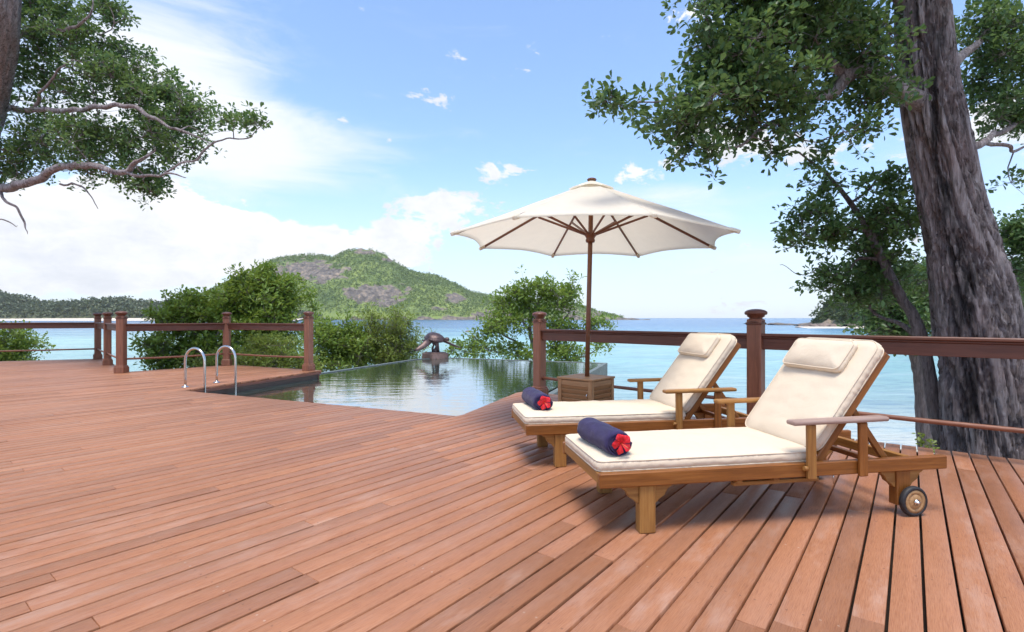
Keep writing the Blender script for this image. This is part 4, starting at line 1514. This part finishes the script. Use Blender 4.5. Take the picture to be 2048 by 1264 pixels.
def make_tree(name, label, cat, limbs, blobs, boughs, per_b, leaf, per, lm, seed, br=0.28, group=None, trunk_amp=0.0, nlimb=10, aspect=0.45,
              spread=1.0, wood='twig', flatz=0.55, twig_r=1.0, keep=None, up=0.35, trunk_fn=None, obovate=True, droop=0.0, start=None):
    g = np.random.default_rng(seed)
    t = thing(name, label, cat, start or (0, 0, 0), 0, group)
    inv = Vector(start or (0, 0, 0))
    pool = []
    for q, lp in enumerate(limbs):
        P_ = limb_path(lp, 7, 0.07 * (q > 0), seed + q)
        P_[:, :3] -= np.array(inv)
        nm = 'trunk' if q == 0 else 'branch'
        if q == 0 and trunk_fn:
            trunk_fn(P_, t)
        else:
            bark_tube(nm, P_, nlimb, 0.30 * P_[:, 3].mean(), wood, t, freq=9)
        pool.append(P_[:, :3] if q else P_[len(P_) // 3:, :3])
    pool = np.concatenate(pool)
    # boughs
    cen = [at(u, v, d) - inv for u, v, d, ru, rv, rd in blobs]
    rad = [(ru / F * d, rd, rv / F * d) for u, v, d, ru, rv, rd in blobs]
    wt = np.array([(a * b * c) ** 0.62 for a, b, c in rad]); wt /= wt.sum()
    pick = g.choice(len(blobs), boughs, p=wt)
    d = g.normal(size=(boughs, 3)); d /= np.linalg.norm(d, axis=1, keepdims=True)
    d *= g.random((boughs, 1)) ** 0.45
    d *= 1 + (0.55 if group else 0.38) * (g.random((boughs, 1)) < (0.17 if group else 0.11))          # stray shoots
    Bc = np.array([cen[k] for k in pick]) + d * np.array([rad[k] for k in pick])
    order = np.argsort([np.min(((pool - c) ** 2).sum(1)) for c in Bc])
    A, B, ra, rb = [], [], [], []
    for k in order:
        c = Bc[k]
        j = np.argmin(((pool - c) ** 2).sum(1))
        p = pool[j]
        L = np.linalg.norm(c - p)
        m1 = p + (c - p) * 0.35 + g.normal(size=3) * L * 0.08 + np.array([0, 0, L * 0.05])
        m2 = p + (c - p) * 0.7 + g.normal(size=3) * L * 0.08 + np.array([0, 0, L * 0.06])
        r0 = (0.006 + 0.011 * min(L, 1.2)) * twig_r
        for a, b, x, y in ((p, m1, r0, r0 * 0.8), (m1, m2, r0 * 0.8, r0 * 0.6), (m2, c, r0 * 0.6, r0 * 0.4)):
            A.append(a); B.append(b); ra.append(x); rb.append(y)
        pool = np.vstack([pool, m1, m2, c])
    bs = br * (0.6 + 0.8 * g.random(boughs))
    Cc = np.repeat(Bc, per_b, 0) + g.normal(size=(boughs * per_b, 3)) * np.repeat(bs, per_b)[:, None] * np.array([0.62, 0.62, flatz])
    rc = np.clip(np.repeat(g.random(boughs), per_b) * 0.7 + g.random(len(Cc)) * 0.3, 0, 1)
    A2 = np.repeat(Bc, per_b, 0)
    half = (A2 + Cc) / 2 + g.normal(size=Cc.shape) * 0.02
    A += list(A2) + list(half); B += list(half) + list(Cc)
    tw = 0.0042 * twig_r * (leaf / 0.09)
    ra += [tw] * len(Cc) + [tw * 0.75] * len(Cc); rb += [tw * 0.75] * len(Cc) + [tw * 0.4] * len(Cc)
    twig_mesh('twigs', A, B, ra, rb, wood, t)
    cr = leaf_cloud('crown', Cc, leaf, per, lm, t, spread, up, aspect, 0.25, seed + 1, obovate, rc, droop)
    cr['kind'] = 'stuff'
    return t


# ---- the great tree beside the deck
def stain_fn(f, th, p):
    # sap-black streak that wanders down the front of the trunk
    v = HZ + F * (CH - p.z) / p.y
    u = 1024 + F * p.x / p.y
    cu = np.interp(v, [0, 150, 250, 330, 450, 560, 640, 760, 920], [1895, 1870, 1868, 1872, 1905, 1930, 1925, 1940, 1950])
    wd = np.interp(v, [0, 150, 300, 400, 560, 640, 800, 920], [5, 8, 8, 15, 24, 28, 13, 7])
    nn = noise.fractal(Vector((p.x * 9, p.y * 9, p.z * 2.2)), 0.8, 2.1, 4)
    return max(0.0, min(1.0, 1.25 - abs(u - cu) / wd + nn * 1.1)) * (0.9 if p.y < 5.4 else 0.0)


def big_trunk(P_, t):
    P2 = crom(P_[::7], 30)
    bark_tube('trunk', P2, 200, 0.085, 'bark', t, stain_fn, 0.16, 5.0)


make_tree('takamaka_tree', 'huge old tree with thick furrowed grey trunk standing behind the railing', 'tree',
          [[(1990, 1300, 5.35, 0.508), (1992, 1080, 5.35, 0.431), (1978, 915, 5.35, 0.350), (1966, 760, 5.33, 0.318), (1952, 640, 5.32, 0.318), (1930, 520, 5.3, 0.281), (1902, 400, 5.28, 0.243), (1878, 280, 5.28, 0.235), (1862, 190, 5.28, 0.223), (1850, 90, 5.28, 0.206), (1846, 0, 5.28, 0.191), (1840, -130, 5.3, 0.169), (1830, -300, 5.3, 0.139)],
           [(1864, 215, 5.30, 0.11), (1810, 190, 5.16, 0.085), (1745, 155, 5.0, 0.072), (1690, 160, 4.95, 0.06), (1640, 190, 4.9, 0.045), (1560, 172, 4.75, 0.032), (1480, 165, 4.6, 0.022), (1400, 185, 4.5, 0.014), (1300, 205, 4.4, 0.007), (1235, 205, 4.35, 0.004)],
           [(1690, 160, 4.95, 0.05), (1650, 120, 4.9, 0.036), (1590, 80, 4.8, 0.028), (1500, 60, 4.7, 0.016)],
           [(1848, 30, 5.30, 0.09), (1780, -30, 5.15, 0.06), (1680, -60, 4.9, 0.045), (1560, -40, 4.7, 0.03), (1450, 0, 4.6, 0.015)],
           [(1640, 190, 4.9, 0.032), (1580, 240, 4.75, 0.022), (1500, 270, 4.6, 0.014), (1430, 310, 4.5, 0.007)],
           [(1858, 175, 5.30, 0.07), (1925, 110, 5.8, 0.045), (1990, 60, 6.3, 0.03), (2060, 20, 6.5, 0.03)],
           [(1884, 310, 5.30, 0.07), (1955, 288, 5.8, 0.036), (2000, 262, 6.2, 0.028), (2050, 235, 6.4, 0.02)],
           [(1960, 285, 5.9, 0.024), (2005, 290, 6.1, 0.02), (2030, 300, 6.2, 0.016), (2070, 290, 6.3, 0.012)]],
          [(1600, 50, 4.9, 190, 90, 0.7), (1480, 150, 4.6, 120, 80, 0.6), (1680, 150, 5.0, 120, 100, 0.6), (1400, 190, 4.5, 75, 60, 0.45), (1520, 235, 4.65, 120, 58, 0.4), (1430, 95, 4.55, 85, 60, 0.5), (1500, 15, 4.7, 130, 50, 0.5),
           (1715, 60, 5.4, 70, 110, 0.4), (1745, 215, 5.0, 40, 80, 0.3), (1215, 208, 4.32, 16, 14, 0.1), (1278, 196, 4.36, 26, 12, 0.1), (1345, 240, 4.45, 35, 28, 0.25), (1400, 305, 4.5, 32, 22, 0.2), (1640, 290, 4.7, 45, 18, 0.2), (1830, 200, 4.75, 18, 50, 0.10), (1868, 215, 4.75, 14, 10, 0.06),
           (1600, -110, 5.0, 300, 80, 0.9), (1840, -190, 5.2, 260, 90, 1.2),
           (1970, 70, 6.2, 60, 70, 0.5), (2030, 130, 6.4, 60, 70, 0.6), (1965, 150, 6.2, 38, 60, 0.4), (2040, 25, 6.4, 60, 40, 0.6), (2040, 240, 6.4, 36, 40, 0.4), (2035, 380, 6.3, 26, 14, 0.2), (1990, 210, 6.2, 40, 30, 0.3), (2150, 150, 6.5, 110, 160, 0.8)],
          440, 10, 0.066, 11, 'leaf_big', 31, br=0.15, trunk_fn=big_trunk, nlimb=14, aspect=0.56, spread=1.0, wood='bark', flatz=0.5, start=(4.95, 5.35, -2.4), up=0.25)

make_tree('slender_tree', 'slender leaning tree with a thin pale stem forking off beside the big trunk', 'tree',
          [[(1935, 1290, 5.75, 0.115), (1905, 1000, 5.7, 0.094), (1880, 860, 5.65, 0.079), (1862, 770, 5.65, 0.063), (1848, 700, 5.65, 0.059), (1830, 640, 5.7, 0.056), (1800, 590, 5.75, 0.050), (1765, 520, 5.8, 0.046), (1738, 465, 5.85, 0.036), (1700, 405, 5.9, 0.024), (1650, 345, 5.9, 0.014), (1590, 300, 5.9, 0.006)],
           [(1842, 680, 5.67, 0.036), (1810, 655, 5.8, 0.025), (1775, 640, 5.9, 0.019), (1740, 610, 6.0, 0.012)],
           [(1765, 520, 5.8, 0.024), (1720, 520, 5.9, 0.014), (1680, 560, 5.9, 0.009), (1640, 590, 5.9, 0.004)],
           [(1738, 465, 5.85, 0.022), (1680, 450, 5.8, 0.014), (1620, 470, 5.8, 0.009), (1565, 500, 5.8, 0.004)],
           [(1700, 405, 5.9, 0.014), (1760, 360, 6.0, 0.012), (1810, 330, 6.1, 0.007)],
           [(1640, 530, 5.8, 0.004), (1600, 545, 5.8, 0.004), (1560, 530, 5.8, 0.003)]],
          [(1690, 440, 5.8, 105, 52, 0.5), (1610, 475, 5.8, 55, 38, 0.35), (1790, 440, 6.0, 60, 70, 0.4), (1650, 380, 5.85, 30, 20, 0.15), (1760, 370, 5.9, 30, 22, 0.2), (1660, 545, 5.85, 50, 24, 0.25), (1740, 530, 5.9, 55, 45, 0.35), (1800, 560, 6.2, 60, 40, 0.4),
           (1650, 585, 5.9, 22, 14, 0.12), (1570, 520, 5.8, 20, 12, 0.12), (1720, 580, 6.0, 34, 24, 0.3), (1640, 330, 5.9, 16, 10, 0.1)],
          115, 8, 0.066, 9, 'leaf_left', 47, br=0.14, nlimb=14, aspect=0.55, wood='twig', flatz=0.5, start=(5.0, 5.75, -2.4))

make_tree('coastal_tree', 'dense dark tree crown low behind the railing between headland and big trunk', 'tree',
          [[(1850, 900, 9.5, 0.12), (1840, 760, 9.5, 0.10), (1820, 690, 9.5, 0.08), (1790, 640, 9.5, 0.05), (1770, 600, 9.5, 0.03)],
           [(1820, 690, 9.5, 0.05), (1850, 620, 9.6, 0.03), (1865, 560, 9.7, 0.02)]],
          [(1790, 630, 9.5, 62, 40, 0.7), (1840, 610, 9.6, 50, 50, 0.7), (1770, 590, 9.5, 40, 26, 0.5), (1860, 560, 9.7, 36, 36, 0.5), (1800, 665, 9.4, 60, 20, 0.5), (2075, 470, 9.8, 50, 40, 0.5), (2040, 480, 9.8, 40, 40, 0.5), (2030, 560, 9.9, 30, 24, 0.4)],
          130, 8, 0.10, 11, 'leaf_big', 53, br=0.24, nlimb=10, aspect=0.5, start=(7.4, 9.5, -2.6))


def left_trunk(P_, t):
    bark_tube('trunk', crom(P_[::7], 12), 60, 0.06, 'bark', t, None, 0.1, 5.0)


make_tree('spreading_tree', 'large spreading tree with long pale boughs overhanging from the left edge', 'tree',
          [[(-150, 870, 14.6, 0.60), (-130, 640, 14.0, 0.50), (-95, 420, 13.0, 0.44), (-38, 230, 12.0, 0.37), (-10, 110, 11.3, 0.33), (0, 0, 10.8, 0.31), (10, -140, 10.6, 0.28), (40, -300, 10.5, 0.2)],
           [(-70, 250, 13.8, 0.098), (-20, 218, 13.2, 0.075), (60, 219, 11.9, 0.061), (130, 222, 11.4, 0.054), (200, 213, 11.1, 0.049), (255, 212, 10.9, 0.043), (310, 236, 10.7, 0.032), (360, 263, 10.5, 0.023), (420, 287, 10.4, 0.006)],
           [(-90, 420, 13.9, 0.144), (-40, 385, 13.1, 0.115), (20, 373, 11.9, 0.090), (75, 358, 11.5, 0.081), (120, 338, 11.2, 0.072), (175, 328, 10.9, 0.063), (240, 345, 10.7, 0.052), (275, 325, 10.5, 0.040), (310, 295, 10.4, 0.006)],
           [(240, 345, 10.7, 0.034), (290, 352, 10.5, 0.029), (340, 345, 10.4, 0.020), (372, 355, 10.3, 0.006)],
           [(330, 345, 10.4, 0.018), (400, 311, 10.3, 0.019), (425, 290, 10.3, 0.018), (450, 279, 10.3, 0.014), (500, 271, 10.2, 0.010), (538, 240, 10.1, 0.006)],
           [(120, 368, 11.3, 0.020), (160, 372, 11.1, 0.018), (185, 400, 11.0, 0.011), (196, 418, 11.0, 0.006)],
           [(-20, 378, 12.7, 0.034), (10, 398, 11.9, 0.029), (35, 420, 11.8, 0.023), (48, 445, 11.7, 0.018), (55, 468, 11.7, 0.006)],
           [(-30, 436, 11.9, 0.018), (10, 440, 11.8, 0.014), (35, 451, 11.8, 0.006)],
           [(-5, 100, 13.6, 0.081), (60, 60, 12.7, 0.052), (120, 60, 11.5, 0.034), (175, 40, 11.1, 0.023), (190, -20, 11.1, 0.006)],
           [(60, 219, 11.9, 0.040), (90, 180, 11.5, 0.029), (118, 140, 11.3, 0.020), (150, 120, 11.1, 0.006)]],
          [(110, 40, 12.2, 110, 62, 0.9), (190, 95, 12.0, 80, 52, 0.8), (60, 140, 12.4, 70, 80, 0.8), (200, 165, 11.8, 105, 55, 0.8), (290, 180, 11.6, 85, 45, 0.7), (110, 275, 12.0, 125, 50, 0.9), (330, 235, 11.5, 75, 42, 0.6), (230, 285, 11.6, 115, 50, 0.8), (240, 350, 11.5, 90, 32, 0.5),
           (395, 225, 11.3, 34, 22, 0.3), (350, 300, 11.4, 60, 40, 0.5), (40, 320, 12.4, 60, 42, 0.7), (462, 236, 10.3, 26, 16, 0.3), (518, 250, 10.2, 26, 12, 0.3), (420, 272, 11.2, 24, 14, 0.2), (60, 20, 12.3, 60, 50, 0.6), (215, 25, 12.0, 30, 30, 0.4), (425, 318, 11.2, 10, 8, 0.08), (300, 385, 11.4, 40, 10, 0.3),
           (-110, 150, 13.2, 110, 160, 1.2), (-120, 330, 13.2, 100, 60, 1.0), (90, -120, 12.8, 180, 90, 1.3)],
          680, 8, 0.10, 9, 'leaf_left', 61, br=0.23, trunk_fn=left_trunk, nlimb=14, aspect=0.52, wood='bark', flatz=0.5, start=(-16.2, 14.6, -2.6), twig_r=1.4)

SH = 'shrubs beyond the deck'
make_tree('mangrove_tree', 'tall bushy tree with the highest crown behind the pool ladder', 'tree',
          [[(520, 800, 15.2, 0.12), (524, 720, 15.2, 0.10), (528, 660, 15.2, 0.07), (530, 610, 15.2, 0.045), (528, 560, 15.2, 0.02)],
           [(526, 690, 15.2, 0.06), (490, 630, 15.0, 0.035), (478, 580, 15.0, 0.015)], [(527, 680, 15.2, 0.05), (560, 620, 15.2, 0.03), (575, 580, 15.2, 0.012)]],
          [(530, 595, 15.2, 62, 42, 0.9), (565, 620, 15.2, 42, 40, 0.8), (490, 600, 15.1, 48, 34, 0.7), (520, 565, 15.2, 36, 26, 0.5), (492, 560, 15.1, 22, 18, 0.3), (560, 575, 15.2, 30, 24, 0.4), (540, 655, 15.1, 66, 30, 0.8), (545, 700, 15.0, 60, 40, 0.8), (462, 572, 15.1, 16, 8, 0.2), (507, 540, 15.1, 8, 9, 0.1), (535, 545, 15.1, 10, 8, 0.1)],
          200, 8, 0.135, 10, 'leaf_bush', 71, br=0.22, group=SH, aspect=0.42, start=(-7.4, 15.2, -2.6))
make_tree('mangrove_bush', 'broad bush left of the tallest crown, behind the railing corner', 'bush',
          [[(400, 800, 14.6, 0.09), (398, 720, 14.6, 0.07), (390, 660, 14.6, 0.04), (385, 620, 14.6, 0.02)], [(399, 740, 14.6, 0.05), (350, 700, 14.6, 0.03), (315, 690, 14.6, 0.012)], [(398, 720, 14.6, 0.05), (440, 660, 14.6, 0.03), (455, 620, 14.6, 0.012)]],
          [(410, 640, 14.7, 75, 34, 0.9), (352, 650, 14.6, 34, 28, 0.6), (365, 615, 14.6, 36, 15, 0.5), (440, 620, 14.8, 50, 26, 0.6), (330, 690, 14.6, 40, 30, 0.6), (390, 700, 14.5, 70, 38, 0.8), (300, 700, 14.6, 22, 16, 0.3), (450, 700, 14.5, 60, 40, 0.7), (330, 730, 14.4, 40, 20, 0.4), (390, 600, 14.7, 20, 8, 0.3)],
          175, 8, 0.135, 10, 'leaf_bush', 73, br=0.22, group=SH, aspect=0.42, start=(-8.9, 14.6, -2.6))
make_tree('fern_shrub', 'low light green feathery shrub under the railing beside the pool corner', 'shrub',
          [[(530, 800, 13.2, 0.06), (530, 745, 13.2, 0.05), (525, 715, 13.2, 0.02)]],
          [(500, 725, 13.0, 70, 22, 0.6), (570, 728, 13.0, 55, 20, 0.5), (440, 732, 13.2, 40, 12, 0.4), (540, 690, 13.2, 40, 14, 0.3)],
          95, 9, 0.10, 11, 'leaf_feather', 79, br=0.26, group=SH, aspect=0.3, flatz=0.3, obovate=False, start=(-6.3, 13.2, -2.5))
make_tree('leafy_shrub', 'leafy green shrub just past the end post of the railing', 'shrub',
          [[(665, 800, 19.00, 0.109), (665, 740, 19.00, 0.081), (668, 690, 19.00, 0.041)], [(665, 745, 19.00, 0.054), (640, 700, 19.00, 0.027)]],
          [(660, 690, 19.00, 48, 34, 1.09), (640, 665, 19.00, 20, 12, 0.54), (700, 700, 19.41, 40, 40, 0.95), (655, 730, 18.46, 46, 22, 0.68), (690, 665, 19.27, 24, 16, 0.54)],
          120, 8, 0.15, 10, 'leaf_bush', 83, br=0.326, group=SH, aspect=0.42, start=(-6.65, 19.0, -2.9))
make_tree('feathery_shrub', 'tall feathery yellow-green shrub between the railing and the turtle', 'shrub',
          [[(775, 800, 20.00, 0.104), (778, 740, 20.00, 0.078), (785, 680, 20.00, 0.045), (795, 625, 20.00, 0.016)], [(777, 740, 20.00, 0.058), (750, 690, 20.00, 0.032), (745, 645, 20.00, 0.013)], [(777, 740, 20.00, 0.052), (810, 690, 20.00, 0.026)]],
          [(745, 690, 19.87, 36, 44, 0.78), (780, 690, 20.00, 36, 50, 0.91), (800, 650, 20.13, 18, 34, 0.52), (812, 700, 20.26, 22, 26, 0.52), (740, 650, 19.87, 22, 16, 0.52), (770, 720, 19.74, 50, 18, 0.65), (823, 690, 20.39, 14, 14, 0.39), (722, 715, 19.48, 26, 20, 0.52)],
          170, 9, 0.145, 11, 'leaf_feather', 89, br=0.338, group=SH, aspect=0.24, flatz=0.8, obovate=False, droop=0.35, start=(-4.81, 20.0, -2.9))
make_tree('open_tree', 'airy round-crowned tree beyond the pool beside the umbrella pole', 'tree',
          [[(1085, 810, 20.50, 0.145), (1082, 745, 20.50, 0.123), (1070, 700, 20.50, 0.095), (1060, 665, 20.50, 0.067), (1065, 630, 20.50, 0.045), (1085, 590, 20.50, 0.020)],
           [(1078, 730, 20.50, 0.067), (1040, 690, 20.39, 0.045), (1000, 665, 20.28, 0.028), (970, 660, 20.28, 0.013)], [(1070, 700, 20.50, 0.056), (1110, 660, 20.50, 0.039), (1140, 620, 20.50, 0.020), (1145, 590, 20.50, 0.011)],
           [(1082, 745, 20.50, 0.056), (1130, 725, 20.50, 0.039), (1175, 710, 20.50, 0.028), (1200, 690, 20.50, 0.013)], [(1060, 665, 20.50, 0.045), (1030, 620, 20.50, 0.028), (1015, 595, 20.50, 0.013)]],
          [(1085, 578, 20.50, 40, 22, 0.78), (1040, 590, 20.50, 36, 26, 0.78), (1125, 590, 20.50, 32, 26, 0.67), (1010, 612, 20.50, 26, 22, 0.56), (1060, 630, 20.39, 50, 28, 0.78), (1135, 625, 20.50, 26, 26, 0.56), (1000, 652, 20.28, 40, 20, 0.67), (965, 672, 20.28, 24, 16, 0.45), (1110, 655, 20.50, 40, 22, 0.67), (1185, 652, 20.61, 36, 12, 0.56),
           (1205, 690, 20.61, 22, 10, 0.33), (950, 700, 19.94, 40, 14, 0.45), (1030, 705, 19.94, 60, 16, 0.56), (1110, 700, 20.05, 50, 22, 0.56), (905, 706, 19.83, 18, 7, 0.22), (1150, 712, 20.05, 40, 14, 0.45)],
          185, 7, 0.165, 9, 'leaf_bush', 97, br=0.301, group=SH, aspect=0.42, start=(1.23, 20.5, -2.9))
make_tree('corner_bush', 'small dark bush poking above the deck at the left edge', 'bush',
          [[(-10, 800, 16.5, 0.08), (-8, 730, 16.5, 0.06), (0, 690, 16.5, 0.03)], [(-8, 735, 16.5, 0.04), (30, 700, 16.5, 0.02)]],
          [(5, 690, 16.5, 36, 28, 0.7), (-40, 690, 16.5, 50, 36, 0.8), (30, 705, 16.4, 28, 18, 0.5), (10, 725, 16.2, 40, 14, 0.5), (35, 672, 16.4, 12, 8, 0.2)],
          100, 8, 0.125, 10, 'leaf_bush', 101, br=0.25, group=SH, aspect=0.42, start=(-16.6, 16.5, -2.6))

# little seedling that pokes up at the deck edge
sp_ = thing('seedling', 'tiny green seedling sprouting at the deck edge by the big trunk', 'plant', at(1843, 915, 4.62))
o0 = Vector(sp_.location)
A, B, C_ = [], [], []
g = np.random.default_rng(3)
for k in range(5):
    p0 = Vector((0.01 * k - 0.02, 0.0, -0.1)); p1 = at(1838 + 7 * k, (872, 878, 884, 888, 890)[k], 4.62) - o0
    A.append(p0); B.append(p1); C_.append(p1)
    C_.append(p0.lerp(p1, 0.8))
A += [Vector((0, 0, -2.3))]; B += [Vector((0, 0, -0.08))]
st = twig_mesh('stem', A, B, [0.003] * 6, [0.002] * 6, 'twig', sp_)
del st['kind']
cr = leaf_cloud('leaves', C_, 0.042, 7, 'leaf_feather', sp_, 0.6, 0.5, 0.5, 0.2, 5)
cr['kind'] = 'stuff'
